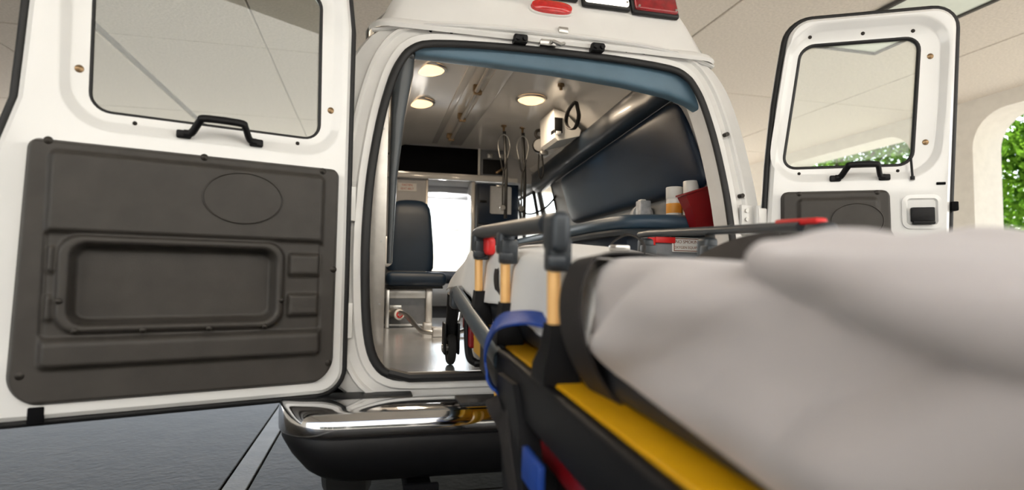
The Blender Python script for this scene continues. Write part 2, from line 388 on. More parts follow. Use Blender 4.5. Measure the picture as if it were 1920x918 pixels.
# ================================================================== ambulance
AMB = empty('ambulance', (0, 1.5, GZ))
tag(AMB, 'white high-roof ambulance van with both rear doors swung open', 'ambulance')
def part(mb, name, mat, parent=AMB, **k): return mb.build(name, mat, parent, world=True, **k)
def lean(z): return 0.0 if z < 0.5 else (z-0.5)*0.135
HALF = [(0, 0), (.3, 0), (.55, 0), (.63, .012), (.675, .05), (.702, .12), (.717, .25), (.723, .45), (.716, .65), (.70, .8), (.675, .95), (.642, 1.08), (.61, 1.155), (.57, 1.205), (.49, 1.236), (.25, 1.252), (0, 1.255)]
_h = catmull([(a, b, 0) for a, b in HALF], 3)
CONT = [(p.x, p.y) for p in _h] + [(-p.x, p.y) for p in reversed(_h[1:-1])]
NC = len(CONT)
NRM = []
for i in range(NC):
    a, b = CONT[i-1], CONT[(i+1) % NC]; t = Vector((b[0]-a[0], b[1]-a[1])).normalized(); NRM.append((t.y, -t.x))
def cont(off, dy, var=0.0, yabs=None):
    L = []
    for (x, z), (nx, nz) in zip(CONT, NRM):
        o = off+var*abs(nx); px, pz = x+nx*o, z+nz*o
        L.append((px, (lean(pz)+dy) if yabs is None else yabs, pz))
    return L
jb = MB().loft([cont(0, .12), cont(0, .01), cont(.008, -.004), cont(.035, -.008), cont(.042, .004), cont(.07, .006), cont(.078, -.006), cont(.088, -.006), cont(.094, .008), cont(.055, .02, .10), cont(.06, .05, .11), cont(.06, 0, .11, .34)])
part(jb, 'rear_body_frame', 'paint_jamb', angle=40)
part(MB().tube([Vector(p) for p in cont(-.004, -.006)], .012, 8, closed=True, flat=(1, 1.3)), 'opening_seal', 'rubber', angle=80)
# drip rail along the top of the opening
dr = [(x, lean(1.3)-.030+.05*(abs(x)/.72)**4, 1.312-.040*(abs(x)/.72)**3) for x in [-.715+1.43*i/30 for i in range(31)]]
part(MB().tube(dr, .009, 8, flat=(1.5, .8)), 'drip_rail', 'paint')
# small dark holes, bumpers and catch on the header flange
for x in (-.50, -.42, .30, .38):
    part(MB().cyl((x, lean(1.29)-.014, 1.287), (x, lean(1.29)+.01, 1.287), .006, n=10), 'flange_hole', 'dark_cavity')
for x in (-.155, .165):
    b = MB().span((x-.028, lean(1.28)-.045, 1.262), (x+.028, lean(1.28), 1.296), .008).cyl((x-.014, lean(1.28)-.056, 1.276), (x-.014, lean(1.28)-.03, 1.276), .009).cyl((x+.014, lean(1.28)-.056, 1.276), (x+.014, lean(1.28)-.03, 1.276), .009)
    part(b, 'door_bumper', 'black_plastic')
part(MB().box((-.04, lean(1.28)-.012, 1.282), (.07, .03, .03), .006).tube([(-.03, -.0+lean(1.28)-.02, 1.28), (-.03, lean(1.28)-.06, 1.272), (-.005, lean(1.28)-.075, 1.255), (.012, lean(1.28)-.06, 1.268), (.01, lean(1.28)-.02, 1.28)], .007, 8), 'latch_striker', 'steel')
part(MB().span((.01, .10, 1.335), (.05, .13, 1.36), .003), 'roof_clip', 'steel')
for z in (.36, .70, .96):
    x = .713 if z < .6 else (.745 if z < .8 else .70)
    part(MB().cyl((x+.03, lean(z)-.02, z), (x+.03, lean(z)+.012, z), .009, n=10), 'jamb_bolt', 'screw_dark')
# door hinges on both jambs
for sx in (-1, 1):
    for z in (.20, .60):
        h = MB().span((sx*.755, -.012, z-.06), (sx*.81, .006, z+.06), .004).cyl((sx*.815, -.03, z-.055), (sx*.815, -.03, z+.055), .012, n=12).span((sx*.81, -.045, z-.045), (sx*.85, -.02, z+.045), .006)
        hp = part(h, 'door_hinge', 'paint_jamb')
        for dz in ((-.035, 0, .035) if sx > 0 else ()): part(MB().cyl((sx*.775, -.022, z+dz), (sx*.775, -.008, z+dz), .008, n=8), 'hinge_bolt', 'steel', hp)

# sides (a window opening on the right, forward of the bench)
PROF = [(.845, -.30), (.868, 0), (.875, .45), (.865, .72), (.835, .95), (.79, 1.12), (.735, 1.29)]
def side_pts(off=0): return [(x-off, z) for x, z in PROF]
def px(z, off=0): return lerp_tab([(b, a) for a, b in PROF], z)-off
def side_strip(mb, sx, y0, y1, z0, z1, off=0, n=8):
    rows = []
    for y in (y0, y1): rows.append([(sx*px(z0+(z1-z0)*k/n, off), y, z0+(z1-z0)*k/n) for k in range(n+1)])
    mb.grid(rows)
for sx in (-1, 1):
    s = MB(); li = MB()
    win = [(2.56, 2.95, .76, 1.15), (3.12, 3.72, .70, 1.15)] if sx == 1 else [(3.12, 3.62, .66, 1.14)]
    for mb, off, ya, yb in ((s, 0, .33, 4.3), (li, .035, .13, 3.0)):
        y = ya; z0 = -.30 if off == 0 else 0.0
        for a, b, zl, zh in win:
            if a >= yb: break
            b = min(b, yb); side_strip(mb, sx, y, a, z0, 1.29, off); side_strip(mb, sx, a, b, z0, zl, off); side_strip(mb, sx, a, b, zh, 1.29, off, 2); y = b
        if y < yb: side_strip(mb, sx, y, yb, z0, 1.29, off)
    part(s, 'side_panel', 'paint', recalc=False); part(li, 'side_lining', 'lining_grey', recalc=False)
    for a, b, zl, zh in win:
        g = MB(); rows = []
        for y in (a-.01, b+.01): rows.append([(sx*px(zl+(zh-zl)*k/4, .015), y, zl-.01+(zh-zl+.02)*k/4) for k in range(5)])
        g.grid(rows); gw = part(g, 'side_window', 'glass_clear')
        lp_ = [(sx*px(z, .02), y, z) for y, z in ((a, zl), (b, zl), (b, zh), (a, zh))]
        part(MB().tube(lp_, .018, 8, closed=True), 'window_gasket', 'rubber', gw)
# raised roof
def roof_loop(hx, y0, y1, z, r=.12, n=6):
    L = []
    for cxx, cyy, a0 in ((hx-r, y1-r, 0), (-hx+r, y1-r, 90), (-hx+r, y0+r, 180), (hx-r, y0+r, 270)):
        for k in range(n+1):
            a = R(a0+90*k/n); L.append((cxx+r*math.cos(a), cyy+r*math.sin(a), z))
    return L
rf = MB().loft([roof_loop(.728, .085, 4.0, 1.278, .08), roof_loop(.73, .078, 4.0, 1.292, .08), roof_loop(.72, .085, 4.0, 1.308, .08), roof_loop(.695, .112, 4.0, 1.325, .08), roof_loop(.635, .14, 3.95, 1.45, .08), roof_loop(.572, .19, 3.85, 1.60, .09), roof_loop(.52, .26, 3.7, 1.70, .12), roof_loop(.45, .38, 3.5, 1.745, .15), roof_loop(.2, .6, 3.0, 1.76, .15)], cap1=True)
part(rf, 'roof_cap', 'roof_gel', angle=40)
def rear_y(z): return lerp_tab([(1.34, .112), (1.45, .14), (1.60, .19)], z)
tilt = math.atan2(.05, .15)
def lampM(x, z): return Matrix.Translation((x, rear_y(z), z)) @ Matrix.Rotation(-tilt, 4, 'X')
# oval marker lamp
ov = part(MB().loft([[lampM(-.014, 1.440) @ Vector((.088*k_*math.copysign(abs(math.cos(a))**.7, math.cos(a)), y_, .029*k_*math.copysign(abs(math.sin(a))**.8, math.sin(a)))) for a in [2*math.pi*i/36 for i in range(36)]] for k_, y_ in ((1.08, .004), (1.08, -.006), (1.0, -.009))], cap1=True), 'marker_lamp', 'label_white')
part(MB().loft([[lampM(-.014, 1.440) @ Vector((.088*k_*math.copysign(abs(math.cos(a))**.7, math.cos(a)), y_, .029*k_*math.copysign(abs(math.sin(a))**.8, math.sin(a)))) for a in [2*math.pi*i/36 for i in range(36)]] for k_, y_ in ((.99, -.008), (.96, -.022), (.7, -.03), (.3, -.033))], cap1=True), 'lens', 'lens_red', ov)
def warn(x0, x1, z0, z1, mat, skew=0.0):
    c = ((x0+x1)/2, (z0+z1)/2); M = lampM(*c) @ Matrix.Rotation(skew, 4, 'Y'); d = (x1-x0, z1-z0)
    bz = part(MB().box((0, -.012, 0), (d[0], .026, d[1]), .012, 3, M), 'warning_lamp', 'rubber')
    part(MB().box((0, -.028, 0), (d[0]-.022, .022, d[1]-.022), .01, 3, M), 'lens', mat, bz)
    for sx in (-1, 1):
        for sz in (-1, 1):
            p = M @ Vector((sx*(d[0]/2-.024), -.039, sz*(d[1]/2-.022))); part(MB().cyl(p, M @ Vector((sx*(d[0]/2-.024), -.043, sz*(d[1]/2-.022))), .005, n=8), 'screw', 'steel', bz)
warn(-.112, .105, 1.482, 1.58, 'lens_amber'); warn(.12, .335, 1.466, 1.57, 'lens_lit'); warn(.342, .56, 1.458, 1.566, 'lens_darkred')
warn(-.335, -.122, 1.466, 1.57, 'lens_lit'); warn(-.56, -.342, 1.458, 1.566, 'lens_darkred')

# sill, threshold and bumper
part(MB().span((-.62, .04, -.012), (.62, .10, .006), .004), 'threshold_plate', 'aluminium')
part(MB().tube([(-.63, -.012, .022), (-.56, -.016, .004), (0, -.016, .004), (.56, -.016, .004), (.63, -.012, .022)], .017, 8, flat=(1, 1)), 'sill_rubber', 'rubber')
part(MB().span((-.845, .03, -.19), (.845, .06, -.06)), 'gap_shade_panel', 'black_plastic')  # black panel put in for the shade of the gap above the bumper
def bsec(x, prof, xe, xc):
    t = max(0, (abs(x)-xc)/(xe-xc)); k = math.sqrt(max(0, 1-t*t)); return [(x, .05-(.05-y)*(.25+.75*k), z) for y, z in prof]
def sweep(prof, xe=.975, xc=.78):
    xs_ = [-xe+ (xe-xc)*(1-math.cos(math.pi/2*i/12)) for i in range(13)]
    xs_ = xs_+[-xc+2*xc*i/10 for i in range(1, 10)]+[-v for v in reversed(xs_)]
    return MB().loft([bsec(v, prof, xe, xc) for v in xs_], cap0=True, cap1=True)
cp = [(p.x, p.y) for p in catmull([(-.04, -.05, 0), (-.16, -.042, 0), (-.25, -.044, 0), (-.285, -.06, 0), (-.30, -.09, 0), (-.292, -.118, 0), (-.27, -.13, 0)], 4)]+[(-.04, -.13)]
bu = part(sweep(cp), 'bumper', 'chrome', angle=60)
vp = [(-.03, -.128), (-.278, -.128), (-.288, -.15), (-.275, -.20), (-.235, -.255), (-.17, -.285), (-.03, -.285)]
vm = sweep(vp, .968, .78)
for v in vm.bm.verts: v.co.x *= 1-.10*(max(0, -.14-v.co.z)/.145)**1.3
part(vm, 'bumper_valance', 'black_plastic', bu, angle=50)
sp = MB().span((-.42, -.262, -.046), (.42, -.14, -.036), .004)
pm('grit', (0.02, 0.02, 0.021), 0.45, 0.2, 0.9, 160, 1.0, 260)
part(sp, 'step_pad', 'grit', bu)
part(MB().span((-.86, -.12, -.075), (-.55, .02, -.045), .006), 'bumper_bracket', 'black_plastic', bu)
part(MB().span((-.57, -.20, -.40), (-.49, .3, -.31), .01).span((-.585, -.22, -.34), (-.475, -.20, -.29), .006), 'tow_hitch', 'dark_cavity')
part(MB().span((-.80, .05, -.32), (.80, 4.2, -.14), .03), 'chassis', 'dark_cavity')
for wx in (-.78, .78):
    for wy in (.95, 4.35):
        s_ = 1 if wx > 0 else -1
        t = part(MB().lathe([(.20, -.10), (.30, -.11), (.345, -.085), (.36, -.04), (.36, .04), (.345, .085), (.30, .11), (.20, .10), (.20, -.10)], (wx, wy, GZ+.36), (1, 0, 0), 32), 'wheel', 'tyre')
        part(MB().lathe([(0, .07), (.05, .075), (.09, .03), (.17, .03), (.205, .09), (.21, .06), (.17, 0), (0, 0)], (wx, wy, GZ+.36), (s_, 0, 0), 24), 'rim', 'steel', t)
# cab, seen through the doorway in the partition
cabm = MB(); side_strip(cabm, 1, 4.3, 5.4, -.30, .62); side_strip(cabm, -1, 4.3, 5.4, -.30, .62); cabm.span((-.85, 5.3, -.3), (.85, 5.6, .40), .08)
part(cabm, 'hood', 'paint')
part(MB().span((-.80, 3.0, -.03), (.80, 5.2, -.005)), 'cab_floor', 'dark_cavity')
part(MB().span((-.74, 3.02, 1.20), (.74, 4.25, 1.245), .02), 'headliner', 'headliner')
part(MB().span((-.72, 3.35, 1.145), (.72, 3.45, 1.20), .02), 'headliner_rib', 'partition_grey')
part(MB().lathe([(0, .0), (.07, .0), (.085, .012), (.085, .02), (0, .02)], (.0, 3.9, 1.18), (0, 0, 1), 20), 'cab_lamp', 'label_white')
cl_d = bpy.data.lights.new('cab_fill_light', 'POINT'); cl_d.energy = 9; cl_d.shadow_soft_size = .06; cl_o = bpy.data.objects.new('cab_fill_light', cl_d); COL.objects.link(cl_o)  # light added to brighten the cab; the lamp fitting itself is unlit
cl_o.parent = AMB; cl_o.matrix_parent_inverse = wmat(AMB).inverted(); cl_o.location = (0, 3.9, 1.12)
part(MB().box((.33, 4.22, 1.16), (.36, .03, .075), .012, 2), 'sun_visor', 'headliner')
part(MB().box((-.33, 4.22, 1.16), (.36, .03, .075), .012, 2), 'sun_visor', 'headliner')
part(MB().grid([[(-.76, 5.0, .42), (.76, 5.0, .42)], [(-.66, 4.25, 1.2), (.66, 4.25, 1.2)]]), 'windscreen', 'glass_clear')
for sx in (-1, 1): part(MB().tube([(sx*.80, 5.02, .42), (sx*.70, 4.25, 1.22)], .035, 8), 'windscreen_pillar', 'headliner')
part(MB().tube([(-.70, 4.25, 1.23), (.70, 4.25, 1.23)], .04, 8), 'windscreen_header', 'headliner')
part(MB().box((.18, 4.40, .885), (.16, .02, .04), .012), 'rear_view_mirror', 'label_white')
part(MB().span((-.78, 4.35, .28), (.78, 4.95, .42), .06, 3), 'dashboard', 'dash')
for x in (-.42, .42):
    cs = part(MB().box((x*1.2, 3.55, .06), (.50, .52, .12), .05, 3), 'cab_seat', 'slate_vinyl')
    part(MB().box((x*1.2, 3.33, .30), (.48, .13, .50), .05, 3), 'cab_seat_back', 'slate_vinyl', cs)
part(MB().tube([(-.40+.19*math.cos(a), 4.16+.08*math.sin(a), .50+.17*math.sin(a)) for a in [2*math.pi*i/28 for i in range(28)]], .014, 8, closed=True).tube([(-.40, 4.16, .50), (-.40, 4.36, .40)], .03, 8).tube([(-.58, 4.16, .5), (-.22, 4.16, .5)], .014, 6), 'steering_wheel', 'dash')

# interior shell
part(MB().span((-.84, .09, -.03), (.84, 3.0, 0)), 'interior_floor', 'floor_plate')
cl_ = MB(); cp_ = [(-.74, 1.28), (-.72, 1.31), (-.66, 1.37), (-.50, 1.455), (-.43, 1.488), (-.38, 1.5), (.38, 1.5), (.43, 1.488), (.50, 1.455), (.66, 1.37), (.72, 1.31), (.74, 1.28)]
cl_.grid([[(x, y, z) for x, z in cp_] for y in (.16, 1.0, 2.0, 3.02)])
part(cl_, 'interior_ceiling', 'lining_white', recalc=False, angle=25)
part(MB().span((-.54, .15, 1.245), (.54, .165, 1.46)), 'rear_ceiling_closure', 'lining_white')
# ceiling handrail with brackets, and the raised panel strip beside it
rl = part(MB().tube([(-.115, .62, 1.462), (-.105, 1.6, 1.462), (-.085, 2.62, 1.462)], .013, 10), 'ceiling_handrail', 'aluminium')
for y in (.70, 1.32, 1.95, 2.55): part(MB().span((-.128, y-.02, 1.462), (-.085, y+.02, 1.50), .004).box((-.107+.006*y, y, 1.455), (.05, .03, .028), .008), 'rail_bracket', 'brass', rl)
part(MB().span((-.055, .22, 1.488), (.045, 2.9, 1.502), .006), 'ceiling_trim_strip', 'lining_white')
part(MB().span((-.21, .22, 1.493), (-.165, 2.9, 1.502), .004), 'ceiling_trim_strip', 'lining_white')
for x, y in ((-.414, 1.10), (-.41, 1.74), (.275, 1.474)):
    d = part(MB().lathe([(.092, 0), (.102, -.006), (.098, -.014), (.086, -.014), (.084, -.004)], (x, y, 1.499), (0, 0, 1), 32), 'dome_light', 'steel')
    part(MB().lathe([(.088, -.006), (.08, -.018), (.055, -.03), (.025, -.036), (0, -.037)], (x, y, 1.499), (0, 0, 1), 32), 'lens', 'dome_lens', d)
    ld = bpy.data.lights.new('dome_lamp', 'AREA'); ld.shape = 'DISK'; ld.size = .15; ld.energy = 4.2; ld.color = (1, .80, .58)
    lo_b = bpy.data.objects.new('dome_lamp', ld); COL.objects.link(lo_b); lo_b.parent = d; lo_b.location = (x, y-1.5, 1.455-GZ)
    lo_b.matrix_parent_inverse = Matrix.Identity(4); lo_b.location = Vector((x, y, 1.455)); lo_b.matrix_parent_inverse = wmat(d).inverted()
part(MB().cyl((.37, 1.158, 1.5), (.37, 1.158, 1.485), .02, n=14).cyl((.37, 1.158, 1.485), (.37, 1.158, 1.462), .009, n=10), 'ceiling_hook', 'brass')
# padded header over the opening
hp_ = MB().loft([[(x, .145+.035*math.copysign(abs(math.cos(a))**.45, math.cos(a)), zc+hh*math.copysign(abs(math.sin(a))**.4, math.sin(a))) for a in [2*math.pi*(i+.5)/24 for i in range(24)]] for x, zc, hh in ((-.555, 1.232, .042), (-.30, 1.226, .040), (0, 1.216, .040), (.3, 1.20, .045), (.5, 1.182, .055), (.60, 1.155, .055), (.655, 1.12, .05))], cap0=True, cap1=True)
part(hp_, 'header_pad', 'header_vinyl', angle=60)
# wall bolster under the cove (right) with buttons
bo = MB(); secs = []
for i in range(25):
    t = i/24; y = .30+2.50*t; z = 1.315-.15*t; x = .688-.005*t
    dent = sum(.012*math.exp(-((y-q)/.035)**2) for q in (.62, 1.28, 1.95)) + .004*math.sin(y*40)*(1 if 1.5 < y < 2.1 else 0)
    e = 1 if 0 < i < 24 else .55
    secs.append([(x-(.062-dent)*e*math.copysign(abs(math.cos(a))**.6, math.cos(a)), y, z+.085*e*math.copysign(abs(math.sin(a))**.7, math.sin(a))) for a in [2*math.pi*k/20 for k in range(20)]])
part(bo.loft(secs, cap0=True, cap1=True), 'wall_bolster', 'bolster_vinyl', angle=60)
for q in (.62, 1.28, 1.95):
    part(MB().lathe([(.0, .010), (.012, .008), (.017, 0), (.012, -.004)], (.642, q, 1.335-.06*(q-.3)), (-1, 0, 0), 14), 'bolster_button', 'navy_vinyl')
part(MB().span((.70, .30, 1.175), (.745, 2.3, 1.20), .004, 1, Matrix.Translation((0, 0, .055)) @ Matrix.Translation((0, .3, 1.19)) @ Matrix.Rotation(-.062, 4, 'X') @ Matrix.Translation((0, -.3, -1.19))), 'pad_rail', 'steel')
# large wall pad above the bench
part(pillow(MB(), ((.815, .30, .78), (.815, 2.18, .77), (.735, 2.24, 1.135), (.735, .44, 1.245)), -.05, 30, 20, .06, .14, 8, .5, -.02), 'wall_pad', 'navy_vinyl', angle=60)
# partition at the front of the patient room
part(MB().span((-.84, 3.0, 0), (-.24, 3.04, 1.20)), 'partition_panel', 'partition_grey')
part(MB().span((-.74, 3.0, 1.20), (.74, 3.04, 1.50)), 'partition_header', 'partition_grey')
part(MB().span((-.70, 2.93, 1.195), (.56, 3.01, 1.235), .006), 'partition_ledge', 'lining_white')
part(MB().span((-.51, 2.975, 1.255), (.205, 3.0, 1.485), .004), 'recess_shade_panel', 'dark_cavity')  # flat panel; the shade of the open recess is put into its colour
gf = part(MB().span((-.53, 2.985, 1.24), (.49, 3.002, 1.255)).span((.205, 2.97, 1.25), (.225, 3.0, 1.49)), 'recess_frame', 'lining_white')
cb = part(MB().span((.235, 2.98, 1.255), (.475, 3.0, 1.485), .004), 'small_compartment', 'box_grey')
part(MB().span((.25, 2.974, 1.265), (.46, 2.982, 1.40), .004), 'compartment_door', 'black_plastic', cb)
for x in (.29, .40): part(MB().span((x, 2.965, 1.41), (x+.045, 2.98, 1.45), .006), 'latch', 'steel', cb)
part(MB().box((.40, 2.955, 1.30), (.09, .03, .022), .008, 2, Matrix.Translation((.40, 0, 1.30)) @ Matrix.Rotation(-.6, 4, 'Y') @ Matrix.Translation((-.40, 0, -1.30))), 'pull_handle', 'brass', cb)
part(MB().span((-.245, 2.98, 0), (-.225, 3.05, 1.195), .004), 'doorway_trim', 'aluminium')
part(MB().span((.155, 2.98, 0), (.185, 3.2, 1.195), .004), 'doorway_trim', 'lining_white')
cu = part(MB().span((.185, 2.90, 0), (.56, 3.03, 1.17), .006), 'front_cupboard', 'navy_vinyl')
part(MB().span((.20, 2.885, .82), (.545, 2.90, 1.15), .004), 'cupboard_door', 'navy_vinyl', cu)
part(MB().span((.21, 2.87, 1.0), (.27, 2.885, 1.02), .004), 'handle', 'black_plastic', cu)
st = part(MB().span((-.485, 2.992, 1.085), (-.325, 3.0, 1.155), .002, 1), 'warning_label', 'label_white')
text_mesh('lettering', 'FASTEN', .026, 'print_red', Matrix.Translation((-.405, 2.9905, 1.137)) @ FACE_CAM, st)
text_mesh('lettering', 'SEAT BELT', .024, 'print_red', Matrix.Translation((-.405, 2.9905, 1.106)) @ FACE_CAM, st)
# D shaped strap loop on the cove
lo = catmull([(.50, 1.27, 1.435), (.485, 1.36, 1.40), (.485, 1.40, 1.34), (.49, 1.35, 1.29), (.50, 1.27, 1.275), (.505, 1.22, 1.33), (.503, 1.24, 1.39)], 5, True)
part(MB().tube(lo, .011, 8, closed=True, flat=(1.3, .6)), 'grab_strap', 'webbing')

# ------------------------------------------------------------------ rear doors
def door(side):
    L = side == 'left'; m = 1 if L else -1
    al = R(18) if L else R(28)
    if L:
        M = Matrix(((-math.cos(al), math.sin(al), 0, -.79), (-math.sin(al), -math.cos(al), 0, -.04), (0, 0, 1, 0), (0, 0, 0, 1)))
        hin = [(-.06, -.03), (1.2, -.03), (1.45, .0)]; fre = [(-.06, .96), (.45, .97), (.58, .955), (.66, .93), (.74, .90), (.82, .886), (1.07, .875), (1.45, .85)]
        wl_, wr_ = [(.8, .082), (1.3, .088)], [(.8, .716), (1.3, .722)]; tl = [(0, .025), (.7, .022)]; tr_ = [(0, .858), (.7, .84)]
    else:
        M = Matrix(((math.cos(al), math.sin(al), 0, .80), (-math.sin(al), math.cos(al), 0, -.03), (0, 0, 1, 0), (0, 0, 0, 1)))
        hin = [(-.06, .02), (.5, .022), (.84, .045), (1.1, .075), (1.45, .135)]; fre = [(-.06, .67), (.3, .695), (.61, .705), (1.12, .735), (1.42, .752)]
        wl_, wr_ = [(.8, .105), (1.3, .182)], [(.8, .574), (1.3, .612)]; tl = [(0, .09), (.7, .096)]; tr_ = [(0, .63), (.44, .63), (.475, .60), (.51, .51), (.55, .488), (.71, .486)]
    Z0, Z1 = -.055, 1.425
    def P(s, z, n): return (s, m*n, z)
    def rloop(hf, ff, z0, z1, r, ins, ne=10, nc=7):
        """rounded loop between two edge functions, hinge side to free side"""
        z0 += ins; z1 -= ins; r = max(r-ins, .008); H = lambda z: lerp_tab(hf, z)+ins; F = lambda z: lerp_tab(ff, z)-ins
        out = []
        for k in range(ne+1): t = k/ne; out.append((H(z0)+r+(F(z0)-r-H(z0)-r)*t, z0))
        for k in range(1, nc): a = math.pi/2*k/nc; z = z0+r-r*math.cos(a); out.append((F(z)-r+r*math.sin(a), z))
        for k in range(ne+1): z = z0+r+(z1-z0-2*r)*k/ne; out.append((F(z), z))
        for k in range(1, nc): a = math.pi/2*k/nc; z = z1-r+r*math.sin(a); out.append((F(z)-r+r*math.cos(a), z))
        for k in range(ne+1): t = k/ne; out.append((F(z1)-r+(H(z1)+r-F(z1)+r)*t, z1))
        for k in range(1, nc): a = math.pi/2*k/nc; z = z1-r+r*math.cos(a); out.append((H(z)+r-r*math.sin(a), z))
        for k in range(ne+1): z = z1-r-(z1-z0-2*r)*k/ne; out.append((H(z), z))
        for k in range(1, nc): a = math.pi/2*k/nc; z = z0+r-r*math.sin(a); out.append((H(z)+r-r*math.cos(a), z))
        return out
    oc = lambda ins: rloop(hin, fre, Z0, Z1, .10, ins)
    wz0, wz1 = .80, 1.305
    wn = lambda ins: rloop(wl_, wr_, wz0, wz1, .055, ins)
    if L: rh, rfr = [(.7, .012), (1.4, .02)], [(.7, .785), (1.4, .80)]
    else: rh, rfr = [(.7, .045), (.9, .065), (1.4, .145)], [(.7, .655), (1.02, .69), (1.4, .715)]
    rc = lambda ins: rloop(rh, rfr, .742, 1.385, .13, ins)
    lift = lambda lp, n: [P(s, z, n) for s, z in lp]
    d = MB()
    d.loft([lift(oc(0), -.050), lift(oc(0), -.040), lift(oc(.016), -.038), lift(oc(.022), -.004), lift(oc(.034), .006)])
    pk = [rloop([(0, .20)]*2, [(1, .75)]*2, .195, .45, .04, 0) if L else rloop([(0, .18)]*2, [(1, .57)]*2, .18, .41, .04, 0)]
    d.sheet_hole(oc(.034), [rc(0)]+pk, .006, lambda a, b, n: P(a, b, n))
    d.loft([lift(rc(0), .006), lift(rc(.010), .003), lift(rc(.028), -.012), lift(rc(.036), -.0145)])
    d.sheet_hole(rc(.036), [wn(0)], -.0145, lambda a, b, n: P(a, b, n))
    d.loft([lift(pk[0], .006), lift(pk[0], -.046)], cap1=True)
    d.loft([lift(wn(0), -.0145), lift(wn(.002), -.03), lift(wn(.0), -.050)])
    d.sheet_hole(oc(0), [wn(0)], -.050, lambda a, b, n: P(a, b, n))
    D = d.build('rear_door', 'paint', AMB, angle=32)
    D.matrix_parent_inverse = wmat(AMB).inverted()
    D.location, q, _ = M.decompose(); D.rotation_euler = q.to_euler()
    D['label'] = ('left rear door folded back, grey trim with a moulded pocket' if L else 'right rear door swung out, grey trim and a latch')
    sub = lambda mb, name, mat, **k: mb.build(name, mat, D, **k)
    sub(MB().tube([Vector(p) for p in lift(oc(.012), -.026)], .0125, 8, closed=True), 'door_seal', 'rubber', angle=80)
    sub(MB().tube([Vector(p) for p in lift(wn(.002), -.022)], .0075 if L else .0095, 6, closed=True), 'window_gasket', 'rubber', angle=80)
    g = MB(); g.loft([lift(wn(.004), -.026), lift(wn(.004), -.031)], cap0=True, cap1=True); sub(g, 'window_glass', 'glass_tint', smooth=False)
    # moulded trim panel: relief as real geometry
    def rr(s, z, a, b, c, e, r):      # signed distance to a rounded rectangle
        qx, qz = abs(s-(a+b)/2)-(b-a)/2+r, abs(z-(c+e)/2)-(e-c)/2+r
        return math.hypot(max(qx, 0), max(qz, 0))+min(max(qx, qz), 0)-r
    z0, z1 = (.002, .708)
    def hgt(s, z, ed):
        h = .020*sstep(0, .012, ed)
        if L:
            inner = rr(s, z, .075, .790, .098, .677, .02); h += .018*sstep(.006, -.014, inner)
            h -= .018*sstep(.008, -.004, rr(s, z, .079, .788, .178, .458, .012))
            rim = rr(s, z, .192, .763, .188, .455, .055); h += .020*sstep(.004, -.010, rim)
            h -= .055*sstep(.0, -.020, rr(s, z, .212, .738, .206, .435, .045))
            for c in (.385, .258):
                h += .018*sstep(.004, -.010, rr(s, z, .084, .180, c-.036, c+.036, .008))+.012*sstep(.004, -.010, rr(s, z, .765, .785, c-.036, c+.036, .008))
            h += .006*sstep(.008, -.010, rr(s, z, .079, .79, .098, .168, .01))
        else:
            inner = rr(s, z, .155, .440, .05, .676, .02); h += .014*sstep(.006, -.014, inner)
            h -= .045*sstep(0, -.02, rr(s, z, .19, .56, .19, .40, .04))
        return h
    nu, nv = (170, 150) if L else (90, 110); rcor = (.085 if L else .06, .03)
    rows = []; prev = None
    def span(z):
        a, b = lerp_tab(tl, z), lerp_tab(tr_, z)
        for zc, r, sg in ((z0, rcor[0], 1), (z1, rcor[1], -1)):
            dd = r-abs(z-zc)
            if dd > 0: k = r-math.sqrt(max(0, r*r-dd*dd)); a += k; b -= k
        return a, b
    for j in range(nv+1):
        z = z0+(z1-z0)*(.5-.5*math.cos(math.pi*j/nv))*.25+(z1-z0)*(j/nv)*.75; a, b = span(z); row = []
        for i in range(nu+1):
            u = (.5-.5*math.cos(math.pi*i/nu))*.25+(i/nu)*.75; s = a+(b-a)*u; ed = min(s-a, b-s, z-z0, z1-z)
            row.append(P(s, z, .004+hgt(s, z, ed)))
        rows.append(row)
    T = sub(MB().grid(rows), 'trim_panel', 'trim_grey', angle=180)
    # raised oval blanking cover
    oc_, orx, orz = ((.318, .582), .112, .078) if L else ((.361, .586), .092, .067)
    ell = lambda k, n: [P(oc_[0]+orx*k*math.cos(a), oc_[1]+orz*k*math.sin(a), n) for a in [2*math.pi*i/48 for i in range(48)]]
    b0 = .042 if L else .038
    sub(MB().loft([ell(1.0, b0-.004), ell(1.0, b0+.0035), ell(.975, b0+.005), ell(.955, b0+.002), ell(.94, b0+.002)], cap1=True), 'oval_cover', 'trim_grey', angle=25)
    # grab handle
    hs, he, hz = ((.482, .284, .765) if L else (.296, .467, .757)); 
    pts = [(hs, .012), (hs+(he-hs)*.10, .016), (hs+(he-hs)*.19, .046), (hs+(he-hs)*.26, .055), (hs+(he-hs)*.74, .055), (hs+(he-hs)*.81, .046), (hs+(he-hs)*.90, .016), (he, .012)]
    hm = MB().tube(catmull([P(s, hz+.042*max(0, (n-.012)/.043), n) for s, n in pts], 5), .0105, 10, flat=(.9, 1.1))
    for s in (hs, he): hm.box(P(s, hz-.002, .008), (.040, .014, .024), .005)
    sub(hm, 'grab_handle', 'black_plastic', angle=50)
    # screws
    def screw(s, z, n, r=.008, mat='screw_dark'): sub(MB().lathe([(r*1.25, 0), (r*1.2, .002), (r*.8, .004), (0, .005)], P(s, z, n), (0, m, 0), 12), 'screw', mat)
